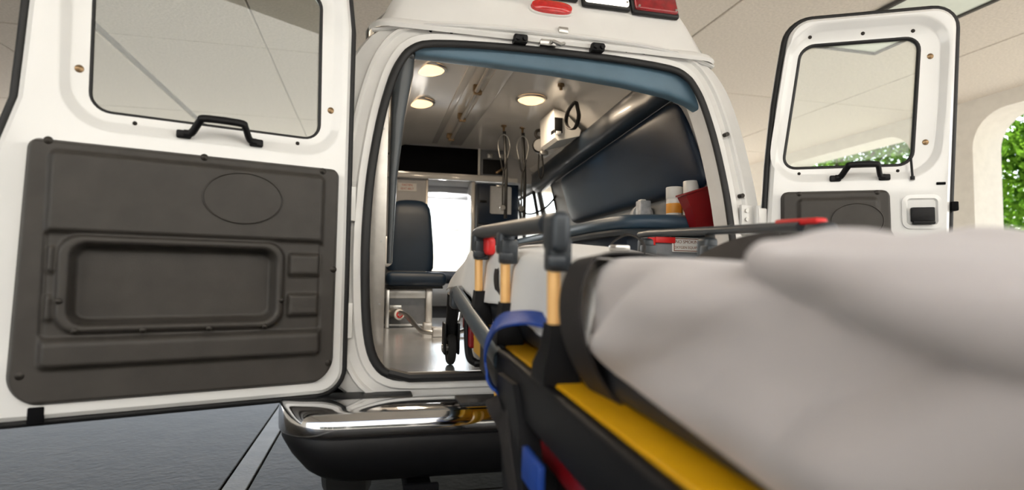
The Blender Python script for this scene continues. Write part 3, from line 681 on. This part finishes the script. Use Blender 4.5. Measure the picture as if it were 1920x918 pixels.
    if L:
        for s, z in ((.794, .700), (.427, .698), (.081, .693), (.038, .372), (.045, .068), (.825, .085)): screw(s, z, .022, .009)
        for s, z in ((.751, .276), (.714, .197), (.561, .194), (.397, .194), (.245, .194), (.200, .273)): screw(s, z, .043, .007)
        for s, z in ((.740, .915), (.052, .909)): screw(s, z, -.0145, .009, 'brass')
        for s, z in ((.605, .782), (.156, .783)): screw(s, z, -.0145, .005)
        sub(MB().box(P(.79, -.022, .003), (.036, .012, .045), .004), 'latch_slot', 'dark_cavity')
        for k in range(4): sub(MB().box(P(.405-.022*k, .752, -.0138), (.012, .002, .005)), 'moulded_mark', 'trim_grey')
    else:
        for s, z in ((.162, .695), (.436, .695)): screw(s, z, .022, .008)
        for s, z in ((.219, 1.335), (.41, 1.333), (.584, 1.327)): screw(s, z, -.0145, .006)
        for s, z in ((.137, 1.235), (.640, 1.222), (.082, .896), (.616, .889)): screw(s, z, -.0145, .009, 'brass')
        for s in (.171, .52): screw(s, .782, -.0145, .005)
        # latch in its own raised plate
        lpz = rloop([(.5, .522)]*2, [(.5, .655)]*2, .555, .685, .03, 0); lpi = rloop([(.5, .522)]*2, [(.5, .655)]*2, .555, .685, .03, .014)
        sub(MB().loft([lift(lpz, .004), lift(lpz, .012), lift(lpi, .014), lift(rloop([(.5, .522)]*2, [(.5, .655)]*2, .555, .685, .03, .02), .008)], cap1=True), 'latch_plate', 'paint')
        lt = sub(MB().box(P(.588, .608, .018), (.078, .02, .055), .005), 'latch_lever', 'black_plastic')
        sub(MB().box(P(.588, .577, .024), (.074, .02, .012), .004), 'lever_lip', 'black_plastic')
        sub(MB().cyl(P(.56, .75, .012), P(.556, .825, .012), .0045, n=8).cyl(P(.56, .742, .012), P(.56, .755, .012), .008, n=8), 'lock_rod', 'black_plastic')
        sub(MB().box(P(.655, .726, .007), (.03, .008, .010), .002), 'edge_bumper', 'dark_cavity')
        sub(MB().box(P(.70, .64, -.005), (.022, .03, .035), .004), 'door_catch', 'dark_cavity')
        for k in range(4): sub(MB().box(P(.36+.02*k, .748, -.0138), (.011, .002, .005)), 'moulded_mark', 'trim_grey')
    return D
door('left'); door('right')

# cables
part(MB().tube(catmull([(-.50, 2.2, 1.47), (-.53, 2.25, 1.40), (-.52, 2.32, 1.33), (-.58, 2.40, 1.28), (-.66, 2.5, 1.27)], 6), .006, 6), 'ceiling_cable', 'rubber')
part(MB().tube(catmull([(.545, 2.87, .95), (.62, 2.75, .90), (.70, 2.60, .93), (.76, 2.52, 1.0), (.79, 2.50, 1.06)], 6), .008, 6), 'wall_cable', 'rubber')
# ================================================================== things inside the ambulance
def thing(name, label, cat, loc, rot=(0, 0, 0), group=None): return tag(empty(name, loc, rot), label, cat, group)
def on(t):
    return lambda mb, name, mat, parent=None, **k: mb.build(name, mat, parent or t, world=True, **k)
# tall cabinet just inside the left jamb
CAB = thing('tall_cabinet', 'tall cabinet with a brushed aluminium edge just inside the left jamb', 'cabinet', (-.74, .9, 0)); pc = on(CAB)
pc(MB().span((-.80, .16, 0), (-.655, 1.95, 1.20), .004), 'body', 'lining_grey')
pc(MB().span((-.706, .115, .012), (-.647, .16, 1.195), .004), 'edge_post', 'aluminium')
pc(MB().span((-.660, .125, .012), (-.647, .150, 1.195), .002), 'edge_bead', 'steel')
for z in (.25, .48, .9): pc(MB().cyl((-.664, .116, z), (-.664, .111, z), .004, n=8), 'rivet', 'steel')
pc(MB().loft([[(x+.0, .12+.035*math.cos(a), z) if False else (x+w_*math.cos(a), .155+.03*math.sin(a), z) for a in [2*math.pi*i/16 for i in range(16)]] for x, z, w_ in ((-.632, .40, .010), (-.626, .72, .016), (-.614, .95, .028), (-.600, 1.12, .042), (-.598, 1.19, .044))], cap0=True, cap1=True), 'corner_pad', 'pillar_pad', angle=60)
cp2 = pc(MB().box((-.594, .150, 1.205), (.075, .06, .05), .012, 3), 'pad_cap', 'pillar_pad')
pc(MB().cyl((-.61, .115, 1.205), (-.61, .121, 1.205), .005, n=8), 'rivet', 'screw_dark')
GD = thing('wall_dispenser', 'small white rounded dispenser beside the attendant seat backrest', 'dispenser', (-.61, 1.75, .42)); pg = on(GD)
pg(MB().box((-.607, 1.75, .51), (.085, .16, .19), .03, 4), 'housing', 'label_white')
pg(MB().box((-.61, 1.75, .418), (.05, .1, .012), .004), 'nozzle', 'box_grey')

# attendant seat
SEAT = thing('attendant_seat', 'dark blue vinyl attendant seat against the front partition', 'seat', (-.41, 2.42, 0)); ps = on(SEAT)
secs = []
for z, hw, yb in ((.395, .165, 2.44), (.42, .178, 2.44), (.50, .18, 2.445), (.60, .176, 2.45), (.72, .166, 2.46), (.82, .158, 2.475), (.88, .148, 2.485), (.915, .128, 2.49), (.935, .095, 2.495), (.944, .04, 2.497)):
    th = .055 if z < .9 else .045*(hw/.15)
    secs.append([(-.405+hw*math.copysign(abs(math.cos(a))**.35, math.cos(a)), yb+th*math.copysign(abs(math.sin(a))**.7, math.sin(a)), z) for a in [2*math.pi*k/32 for k in range(32)]])
ps(MB().loft(secs, cap0=True, cap1=True), 'backrest', 'seat_vinyl', angle=60)
ps(MB().box((-.385, 2.22, .335), (.425, .46, .10), .045, 5), 'seat_cushion', 'seat_vinyl')
ps(MB().span((-.585, 2.02, .270), (-.20, 2.44, .288), .004), 'seat_pan', 'black_plastic')
bs = ps(MB().span((-.60, 2.12, .0), (-.31, 2.46, .268), .004), 'base_box', 'box_grey')
ps(MB().span((-.31, 2.09, 0), (-.265, 2.14, .27), .004), 'base_post', 'aluminium')
ps(MB().span((-.60, 2.10, .005), (-.31, 2.12, .02), .002), 'base_trim', 'steel', bs)
ps(MB().span((-.60, 2.105, .20), (-.31, 2.12, .265), .002), 'base_top_trim', 'steel', bs)
for x in (-.53, -.44, -.30): ps(MB().box((x, 2.06, .285), (.03, .03, .012), .003), 'slide_clip', 'screw_dark')

# cot fastener on the floor
CF = thing('cot_fastener', 'bent steel cot fastener bracket on the floor below the attendant seat', 'bracket', (-.36, 1.5, 0)); pf = on(CF)
pf(MB().tube(catmull([(-.52, 2.0, .115), (-.455, 1.85, .10), (-.41, 1.62, .045), (-.385, 1.45, .028), (-.30, 1.40, .024), (-.16, 1.44, .026), (-.08, 1.60, .05), (-.04, 1.85, .11)], 6), .013, 10), 'bent_tube', 'steel')
pf(MB().tube(catmull([(-.50, 2.05, .10), (-.455, 1.98, .085), (-.40, 1.80, .03), (-.34, 1.72, .024), (-.20, 1.74, .026), (-.12, 1.85, .05), (-.08, 2.0, .10)], 6), .012, 10), 'bent_tube', 'steel')
pf(MB().span((-.335, 1.37, 0), (-.275, 1.44, .055), .006), 'mount_block', 'aluminium')
pf(MB().span((-.36, 1.68, 0), (-.305, 1.76, .06), .006), 'mount_block', 'aluminium')
cl2 = pf(MB().cyl((-.565, 2.08, .10), (-.50, 1.97, .10), .035, n=18).span((-.59, 2.0, .0), (-.565, 2.1, .26), .004).span((-.56, 2.03, .12), (-.48, 2.07, .155), .004), 'clamp', 'steel')
bd = pf(MB().lathe([(.0, .012), (.030, .012), (.036, .006), (.036, 0)], (-.5, 1.965, .095), (.25, -1, 0), 22), 'clamp_cap', 'label_white')
pf(MB().lathe([(0, .0145), (.023, .0145), (.024, .012)], (-.5, 1.965, .095), (.25, -1, 0), 20), 'red_emblem', 'red_bright', bd)
q = Vector((.25, -1, 0)).normalized()
for a in (20, 90, 160):
    c = Vector((-.5, 1.965, .095))+q*.0155; v = Vector((math.cos(R(a)), .25*math.cos(R(a)), math.sin(R(a))))*.014
    pf(MB().tube([c-v, c+v], .003, 6), 'emblem_bar', 'label_white', bd)

# squad bench
BEN = thing('squad_bench', 'slate blue vinyl squad bench along the right wall', 'bench', (.62, 1.3, 0)); pb = on(BEN)
bx = [(.84, .33), (.60, .33), (.44, .40), (.385, .62), (.375, 1.0), (.375, 2.28), (.84, 2.28)]
bl_ = catmull([(x, y, 0) for x, y in bx[1:-1]], 4); bl_ = [(.80, .33, 0)]+[tuple(p) for p in bl_]+[(.80, 2.28, 0)]
ins = lambda d: [(min(x+d, .80) if x < .79 else .80, y+(d if y < .45 else 0)*(1 if x > .43 else .3), 0) for x, y, _ in bl_]
lev = lambda d, z: [(x, y, z) for x, y, _ in ins(d)]
cu_ = pb(MB().loft([lev(.012, .585), lev(0, .595), lev(-.006, .615), lev(0, .637), lev(.018, .650), lev(.045, .655)], cap0=True, cap1=True), 'cushion', 'slate_vinyl', angle=60)
pb(MB().loft([lev(.0, .555), lev(-.004, .572), lev(.006, .584)], cap0=True, cap1=True), 'seat_board', 'rail_grey')
pb(MB().loft([lev(.05, 0), lev(.05, .556)], cap0=True, cap1=True), 'base', 'navy_vinyl')
ep = pb(MB().span((.50, .36, .02), (.808, .376, .552), .003), 'end_panel', 'box_grey')
ns = pb(MB().span((.648, .352, .480), (.805, .361, .548), .002, 1), 'notice_label', 'label_white')
pb(MB().span((.654, .3508, .485), (.799, .3525, .488)).span((.654, .3508, .540), (.799, .3525, .543)).span((.654, .3508, .488), (.657, .3525, .540)).span((.796, .3508, .488), (.799, .3525, .540)), 'label_border', 'print_brown', ns)
text_mesh('lettering', 'NO SMOKING', .0205, 'print_brown', Matrix.Translation((.727, .3515, .527)) @ FACE_CAM, ns)
text_mesh('lettering', 'OXYGEN EQUIPPED', .0165, 'print_brown', Matrix.Translation((.727, .3515, .501)) @ FACE_CAM, ns)
pb(MB().span((.525, .345, .475), (.56, .362, .545), .004).span((.56, .345, .52), (.66, .362, .548), .004), 'red_latch', 'red_bright')
for x in (.51, .64): pb(MB().lathe([(.008, 0), (.006, .006), (0, .007)], (x, .36, .545), (0, -1, 0), 10), 'screw', 'steel')

# supplies on the bench
def bottle(loc, h, r, label):
    t = thing('bottle', label, 'bottle', loc, group='white bottles on the bench'); x, y, z = loc; p = on(t)
    p(MB().lathe([(0, 0), (r*.95, 0), (r, .006), (r, h*.55), (r*.99, h*.56), (r*.99, h*.60)], loc, n=28), 'body', 'bottle_white')
    p(MB().lathe([(r*1.02, h*.60), (r*1.03, h*.605), (r*1.03, h*.985), (r*.98, h), (r*.5, h*1.005), (0, h*1.005)], loc, n=28), 'cap', 'bottle_white', angle=40)
    p(MB().lathe([(r*1.006, h*.12), (r*1.01, h*.125), (r*1.01, h*.44), (r*1.006, h*.445)], loc, n=28), 'label_band', 'orange_label')
bottle((.726, .475, .655), .145, .039, 'round white bottle nearer the stretcher, beside the red container')
bottle((.772, .400, .655), .165, .036, 'taller white bottle between the first bottle and the red container')
SB = thing('sharps_container', 'dark red plastic container hung at the rear end of the bench by the jamb', 'container', (.76, .28, .60)); pr = on(SB)
rb = lambda x0, x1, y0, y1, z, tl_=0: [(x0, y0, z), (x1, y0, z+tl_), (x1, y1, z+tl_), (x0, y1, z)]
pr(MB().loft([rb(.715, .80, .255, .318, .588), rb(.690, .81, .250, .320, .66, .01), rb(.655, .82, .245, .322, .728, .055)], cap0=True, cap1=True), 'tub', 'red_plastic', angle=20)
pr(MB().loft([rb(.649, .825, .240, .326, .728, .055), rb(.649, .825, .240, .326, .736, .057)], cap0=True, cap1=True), 'rim', 'red_plastic', angle=20)
pr(MB().span((.72, .318, .60), (.78, .335, .65), .003), 'hanger', 'steel')
WP = thing('wipe_pack', 'small clear wrapped pack standing left of the white bottles', 'pack', (.715, .80, .655)); pw_ = on(WP)
pw_(MB().span((.69, .77, .655), (.755, .83, .775), .008), 'carton', 'clear_wrap'); pw_(MB().box((.715, .80, .775), (.03, .04, .012), .004), 'flap', 'label_white')
RO = thing('bandage_roll', 'wrapped bandage roll lying behind the white bottles', 'roll', (.775, .90, .655)); pro = on(RO)
pro(MB().lathe([(.018, -.05), (.055, -.05), (.058, -.044), (.058, .044), (.055, .05), (.018, .05), (.018, -.05)], (.775, .93, .713), (.3, 1, 0), 26), 'roll_body', 'clear_wrap')
pro(MB().lathe([(.014, -.052), (.018, -.052), (.018, .052), (.014, .052), (.014, -.052)], (.775, .93, .713), (.3, 1, 0), 18), 'core', 'black_plastic')

# stethoscopes hanging from ceiling hooks
def stetho(x, y, zc, label):
    t = thing('stethoscope', label, 'stethoscope', (x, y, zc), group='stethoscopes hung from the ceiling'); p = on(t)
    p(MB().lathe([(.022, 0), (.022, -.01), (.010, -.014), (.008, -.04), (.012, -.045), (0, -.046)], (x, y, 1.5), n=14), 'hook', 'brass')
    y -= .012
    for s in (-1, 1):
        p(MB().tube(catmull([(x, y, zc-.045), (x+s*.030, y, zc-.07), (x+s*.045, y, zc-.13), (x+s*.036, y, zc-.19), (x+s*.026, y, zc-.235)], 6), .004, 8), 'ear_tube', 'steel')
        p(MB().tube([(x+s*.026, y, zc-.225), (x+s*.012, y, zc-.30), (x, y, zc-.325)], .007, 8), 'yoke', 'stetho_black')
    p(MB().tube(catmull([(x, y, zc-.32), (x-.006, y, zc-.45), (x-.004, y, zc-.58)], 6), .007, 8), 'tubing', 'stetho_black')
    p(MB().tube(catmull([(x+.004, y+.01, zc-.02), (x+.014, y+.01, zc-.20), (x+.022, y+.01, zc-.40), (x+.020, y+.008, zc-.68)], 6), .011, 8, flat=(1.2, .6)), 'tubing', 'stetho_black')
    p(MB().lathe([(0, .008), (.018, .008), (.022, .003), (.022, -.004), (.012, -.01), (0, -.01)], (x-.004, y, zc-.60), (0, -1, 0), 18), 'chest_piece', 'steel')
stetho(.257, 2.18, 1.475, 'black stethoscope on the left ceiling hook, chest piece against the papers')
stetho(.405, 2.19, 1.475, 'black stethoscope on the right ceiling hook, nearer the wall')
# white device box under the cove, gauge and coiled cuff
DB = thing('wall_control_box', 'white plastic control box mounted high under the right cove', 'box', (.49, 1.68, 1.24)); pd = on(DB)
pd(MB().loft([[(.47, 1.52, 1.25), (.47, 1.84, 1.25), (.62, 1.84, 1.29), (.62, 1.52, 1.29)], [(.45, 1.52, 1.27), (.45, 1.84, 1.27), (.63, 1.84, 1.33), (.63, 1.52, 1.33)], [(.44, 1.52, 1.46), (.44, 1.84, 1.46), (.52, 1.84, 1.44), (.52, 1.52, 1.44)]], cap0=True, cap1=True), 'housing', 'label_white', angle=20)
pd(MB().span((.447, 1.525, 1.30), (.452, 1.60, 1.42), .002).span((.446, 1.511, 1.30), (.50, 1.521, 1.40), .002), 'display', 'black_plastic')
pd(MB().span((.455, 1.508, 1.285), (.49, 1.513, 1.31), .002), 'button_strip', 'clear_wrap')
GA = thing('pressure_gauge', 'black blood pressure gauge with a hanging coiled cuff beside the control box', 'gauge', (.50, 2.0, 1.25)); pga = on(GA)
pga(MB().lathe([(0, .02), (.045, .02), (.055, .008), (.055, -.02), (.04, -.03), (0, -.03)], (.475, 1.95, 1.31), (-.35, -1, 0), 24), 'dial', 'stetho_black')
pga(MB().tube([(.475+.028*math.cos(a), 1.97, 1.40+.028*math.sin(a)) for a in [2*math.pi*i/20 for i in range(20)]], .012, 8, closed=True), 'cuff_roll', 'trim_grey')
pga(MB().box((.50, 1.94, 1.255), (.06, .05, .03), .008), 'bracket', 'aluminium')
pga(MB().tube(catmull([(.46, 1.92, 1.24), (.452, 1.90, 1.12), (.47, 1.90, 1.06), (.488, 1.90, 1.12), (.485, 1.93, 1.24)], 6), .006, 6), 'cord', 'stetho_black')
PA = thing('paper_chart', 'sheaf of printed papers pinned on the dark front cupboard', 'papers', (.39, 2.87, .905)); pp_ = on(PA)
for k in range(3): pp_(MB().box((.39+.004*k, 2.878-.003*k, 1.03-.004*k), (.18, .0015, .235)), 'sheet', 'paper')
pp_(MB().box((.39, 2.868, 1.148), (.08, .012, .018), .003), 'clip', 'steel')

# ================================================================== stretcher
SO = Vector((-.09, .30, 0.0)); SA = R(3.2)
STR = thing('stretcher', 'yellow and black ambulance stretcher half loaded into the van', 'stretcher', SO, (SA, 0, 0))
st_ = lambda mb, name, mat, parent=None, **k: mb.build(name, mat, parent or STR, **k)
def wl2(X, Y, Z):     # world to stretcher coordinates
    return Matrix.Rotation(-SA, 3, 'X') @ (Vector((X, Y, Z))-SO)
for s in (-1, 1):
    # chequered side rail with a black bumper strip
    st_(MB().span((s*.15, -2.30, .205), (s*.292, -.55, .245), .006).span((s*.265, -2.30, .150), (s*.290, -.55, .21), .004), 'side_rail', 'stretcher_yellow')
    st_(MB().span((s*.290, -2.30, .145), (s*.318, -.80, .243), .010, 3), 'bumper_strip', 'black_plastic')
    st_(MB().tube([(s*.30, -.22, .305), (s*.30, -.28, .300), (s*.305, -.62, .262), (s*.305, -1.02, .215)], .026, 12, flat=(.8, 1.1)), 'head_tube', 'tube_slate')
    st_(MB().box((s*.296, -.225, .285), (.055, .07, .07), .014, 3), 'corner_bracket', 'rail_grey')
    # drop side: posts on hinges, top bar
    ys_ = (-.585, -.95, -1.345)
    for i, y in enumerate(ys_):
        po = st_(MB().tube([(s*.284, y, .325), (s*.287, y, .455)], .0125, 12, flat=(1.0, 1.2)), 'guard_post', 'post_orange')
        st_(MB().span((s*.281-.020, y-.022, .44), (s*.281+.022, y+.022, .50), .006).box((s*.291, y-.022, .458), (.034, .02, .02), .004), 'post_collar', 'rail_grey', po)
        st_(MB().loft([[(s*.280+a*wd, y+b*ln, z) for a, b in ((-1, -1), (1, -1), (1, 1), (-1, 1))] for wd, ln, z in ((.034, .042, .240), (.032, .040, .268), (.022, .026, .300), (.017, .022, .345))], cap0=True, cap1=True), 'post_socket', 'black_plastic', po, angle=20)
    st_(MB().loft([[(s*.284+.020*math.cos(a)*k, y, z+(.014 if s > 0 else 0)+.019*math.sin(a)*k*(.6 if s > 0 else 1)) for a in [2*math.pi*j/14 for j in range(14)]] for y, z, k in ((-.53, .520, .9), (-.60, .524, 1), (-.95, .526, 1), (-1.22, .528, 1.05), (-1.30, .528, 1.15))], cap0=True, cap1=True), 'guard_bar', 'rail_grey', angle=60)
    en = MB().box((s*.284, -1.345, .512), (.036, .075, .075), .015, 4)
    st_(en, 'guard_end', 'rail_grey')
    for y in (-.56, -.93): st_(MB().box((s*.284, y, .492), (.042, .05, .06), .012, 3), 'guard_bracket', 'rail_grey')
    # load wheel at the head end
    wx = s*.287
    st_(MB().tube([(wx, -.05, .29), (wx, -.03, .20), (wx, -.005, .12)], .024, 10, flat=(1, 1.3)).span((wx-.032, -.045, .045), (wx-.022, .03, .17), .005).span((wx+.022, -.045, .045), (wx+.032, .03, .17), .005), 'wheel_fork', 'black_plastic')
    wh = st_(MB().lathe([(.03, -.012), (.058, -.016), (.066, -.010), (.068, 0), (.066, .010), (.058, .016), (.03, .012), (.03, -.012)], (wx, -.005, .068), (1, 0, 0), 24), 'load_wheel', 'tyre')
    st_(MB().cyl((wx-.036, -.005, .068), (wx+.036, -.005, .068), .014, n=12), 'axle', 'steel', wh)
    # folding legs down to the drive
    st_(MB().tube([(s*.245, -.62, .16), (s*.245, -1.20, -.25), (s*.245, -1.92, -.71)], .019, 10), 'leg', 'stretcher_yellow')
    st_(MB().tube([(s*.225, -1.95, .16), (s*.225, -1.42, -.25), (s*.225, -.98, -.66)], .019, 10), 'leg', 'black_plastic')
    st_(MB().span((s*.275-.012, -2.15, .080), (s*.275+.012, -1.06, .118), .006), 'lower_rail', 'red_plastic')
    st_(MB().span((s*.245-.02, -2.15, .02), (s*.245+.012, -1.0, .072), .008), 'lower_rail', 'black_plastic')
    st_(MB().tube([(s*.255, -1.06, .10), (s*.25, -1.16, -.06), (s*.25, -1.25, -.18)], .014, 8), 'lift_strut', 'stretcher_yellow')
    for y, gz in ((-1.95, GZ), (-.98, GZ)):
        c = wl2(SO.x, SO.y+y, GZ+.078); yy, zz = c.y, c.z
        ww = st_(MB().lathe([(.03, -.014), (.066, -.018), (.076, -.010), (.078, 0), (.076, .010), (.066, .018), (.03, .014), (.03, -.014)], (s*.245, yy, zz), (1, 0, 0), 24), 'castor', 'tyre')
        st_(MB().span((s*.245-.034, yy-.03, zz-.02), (s*.245-.024, yy+.03, zz+.13), .004).span((s*.245+.024, yy-.03, zz-.02), (s*.245+.034, yy+.03, zz+.13), .004).span((s*.245-.034, yy-.03, zz+.10), (s*.245+.034, yy+.03, zz+.13), .004), 'castor_fork', 'black_plastic', ww)
for y in (-.45, -1.1, -2.25): st_(MB().span((-.27, y-.02, .17), (.27, y+.02, .205), .006), 'cross_bar', 'stretcher_yellow')
st_(MB().tube([(-.29, -.24, .29), (.29, -.24, .29)], .02, 10), 'head_bar', 'black_plastic')
st_(MB().tube(catmull([(-.262, -.26, .27), (-.262, -.265, .16), (-.255, -.27, .085), (-.235, -.275, .062), (-.19, -.28, .058), (.19, -.28, .058), (.235, -.275, .062), (.262, -.27, .085), (.262, -.26, .27)], 5), .014, 10), 'safety_bar', 'black_plastic')
st_(MB().box((-.255, -.245, .22), (.04, .05, .09), .010, 3).box((-.245, -.28, .165), (.035, .04, .10), .010, 3), 'release_handle', 'red_plastic')
st_(MB().span((-.25, -2.25, .245), (.25, -.02, .335), .035, 4), 'mattress', 'mattress_vinyl')
# red tip on the far drop side, second post pair
st_(MB().box((.284, -1.285, .552), (.030, .13, .014), .006, 3), 'red_tip', 'red_bright')
st_(MB().box((-.262, -.60, .482), (.03, .10, .055), .012, 3), 'red_release', 'red_bright')
# restraint straps
def strap(pts, w, mat, name, wd, th=.004, n=8): return st_(MB().ribbon(catmull([wl2(*p) for p in pts], n), wd, w, th), name, mat)
strap([(-.30, -1.19, .14), (-.345, -1.195, .18), (-.378, -1.195, .24), (-.388, -1.19, .30), (-.376, -1.18, .355), (-.345, -1.175, .388), (-.25, -1.165, .390), (-.05, -1.15, .362), (.10, -1.14, .345)], .10, 'webbing', 'restraint_strap', (0, 1, -.1))
strap([(-.33, -.55, .24), (-.355, -.53, .29), (-.362, -.50, .345), (-.345, -.47, .395), (-.30, -.45, .44), (-.2, -.44, .462)], .04, 'webbing', 'restraint_strap', (0, 1, 0))
strap([(.02, -.36, .44), (.05, -.37, .475), (.075, -.42, .488), (.09, -.48, .46), (.085, -.50, .42)], .045, 'webbing', 'restraint_strap', (0.5, 1, 0))
strap([(.03, -.72, .31), (.05, -.81, .358), (.055, -.92, .390), (.06, -1.03, .404), (.06, -1.12, .398), (.06, -1.26, .37)], .095, 'webbing', 'restraint_strap', (.35, -.12, 1))
st_(MB().box(wl2(-.04, -.60, .437), (.045, .05, .018), .006), 'strap_buckle', 'steel')
# blue strap looped over the near rail and its hanging end
strap([(-.345, -1.02, .262), (-.39, -.95, .272), (-.425, -.86, .258), (-.432, -.77, .22), (-.434, -.72, .165), (-.425, -.74, .115), (-.41, -.80, .085)], .058, 'blue_strap', 'blue_strap', lambda t: (.35-.3*t, 1, .25-.2*t), .005)
strap([(-.41, -.80, .095), (-.42, -.86, .06), (-.42, -.92, -.02), (-.415, -.98, -.12)], .075, 'webbing', 'strap_tail', (0, 1, .3), .006)
st_(MB().box(wl2(-.415, -1.075, .01), (.014, .11, .062), .005, 2), 'strap_end', 'blue_strap')
st_(MB().loft([[wl2(-.40+dx, y, z) for dx, y in ((-.02, -.80-e), (.10, -.80-e), (.10, -.96-e2), (-.02, -.96-e2))] for z, e, e2 in ((.14, 0, -.02), (.08, 0, .02), (-.02, .04, .06), (-.16, .09, .09))], cap0=True, cap1=True), 'leg_cover', 'black_plastic', angle=30)

# ================================================================== bedding (drapes on the stretcher)
def drape(name, mat, y0, y1, ny, sect, parent_label, cat, amp, seed, th=.004):
    rows = []
    for j in range(ny+1):
        Y = y0+(y1-y0)*j/ny; pts = catmull(sect(Y), 7); row = []
        for i, p in enumerate(pts):
            row.append(p+amp(p, i/len(pts), Y))
        rows.append(row)
    o = MB().grid(rows).build(name, mat, angle=180)
    md = o.modifiers.new('thickness', 'SOLIDIFY'); md.thickness = th; md.offset = 1
    tag(o, parent_label, cat); return o
top = [(-1.25, .372), (-1.15, .378), (-.8, .408), (-.4, .438), (-.1, .458), (.1, .455), (.25, .42), (.34, .36), (.40, .315)]
bot = [(-1.25, .232), (-1.1, .238), (-.8, .255), (-.5, .268), (-.2, .290), (.1, .305), (.40, .300)]
def sec_sheet(Y):
    t = lerp_tab(top, Y); b = min(lerp_tab(bot, Y)+.012*math.sin(Y*9), t-.012); e = .012*math.sin(Y*7)
    k = sstep(.1, .40, Y)*.02; c = -.026+.038*sstep(-.85, -.35, Y)
    return [(-.362-k, Y, b), (-.352-k, Y, (b+t)/2), (-.345-k, Y, t-.035), (-.325, Y, t-.008), (-.28, Y, t), (-.10, Y, t+c), (.08, Y, t+c-.008), (.14, Y, t+c*.5-.018), (.162, Y, t-.045), (.17, Y, (b+t)/2), (.175, Y, b+.02)]
def nz(p, s, k): return noise.noise(Vector((p.x*s+k, p.y*s, p.z*s)))
drape('bed_sheet', 'linen', .40, -1.22, 90, sec_sheet, 'white bed sheet tucked over the stretcher mattress behind the guard posts', 'sheet',
      lambda p, u, Y: Vector((-.006*nz(p, 9, 1)-(.004*math.sin(Y*24) if u < .3 else 0), 0, .007*nz(p, 7, 4))), 1)
topb = [(-2.3, .325), (-1.9, .345), (-1.6, .358), (-1.3, .374), (-1.2, .380)]
botb = [(-2.3, .10), (-1.9, .145), (-1.65, .170), (-1.5, .192), (-1.3, .218), (-1.2, .238)]
def sec_bl(Y):
    t = lerp_tab(topb, Y); b = lerp_tab(botb, Y); c = .012*sstep(-1.28, -1.20, Y)
    return [(-.352, Y, b), (-.372+c, Y, b+(t-b)*.25), (-.366+c, Y, b+(t-b)*.55), (-.362+c, Y, t-.035), (-.342+c, Y, t-.008), (-.29, Y, t+.003), (-.10, Y, t-.006), (.08, Y, t-.012), (.15, Y, t-.016), (.175, Y, t-.04), (.18, Y, (b+t)/2), (.185, Y, b+.02)]
def amp_bl(p, u, Y):
    side = sstep(.42, .22, u)
    w_ = 1.2*nz(p, 4, 2)
    f = math.sin(6.283*(Y*4.2+p.z*7.5)+w_*2)*.55+math.sin(6.283*(Y*2.3+p.z*4.6)+1.0+w_)*.8
    f = math.copysign(abs(f)**.8, f)
    return Vector((-.019*side*f*sstep(.0, .12, u)-.004*nz(p, 6, 3), 0, .006*nz(p, 8, 9)*(1-side)+.003*nz(p, 5, 1)))
drape('blanket', 'blanket_cloth', -1.20, -2.30, 120, sec_bl, 'pale blanket hanging over the near end of the stretcher', 'blanket', amp_bl, 2, .006)
# folded blanket lying on top at the foot end
def sec_fold(Y):
    t = lerp_tab([(-2.3, .335), (-1.9, .350), (-1.75, .362), (-1.66, .374), (-1.60, .390), (-1.565, .388), (-1.545, .374)], Y); e = lerp_tab([(-2.3, .26), (-1.85, .312), (-1.7, .342), (-1.6, .360), (-1.545, .368)], Y)
    s = lerp_tab([(-2.3, -.40), (-1.8, -.385), (-1.6, -.335), (-1.545, -.28)], Y)
    return [(s+.035, Y, e+.006), (s+.012, Y, e-.004), (s-.008, Y, e+.008), (s-.006, Y, (e+t)/2+.006), (s+.03, Y, t-.004), (-.25, Y, t+.002), (-.10, Y, t+.006), (.05, Y, t+.006), (.14, Y, t), (.19, Y, t-.03), (.20, Y, t-.08)]
drape('folded_blanket', 'blanket_cloth', -1.545, -2.30, 70, sec_fold, 'thick folded blanket edge lying on top at the foot of the stretcher', 'blanket',
      lambda p, u, Y: Vector((-.006*nz(p, 7, 5), .006*nz(p, 6, 8), .005*nz(p, 8, 6)+(.007*math.sin(p.x*34+Y*14+1.0) if p.z > .34 else 0)*sstep(-1.56, -1.62, Y))), 3, .010)
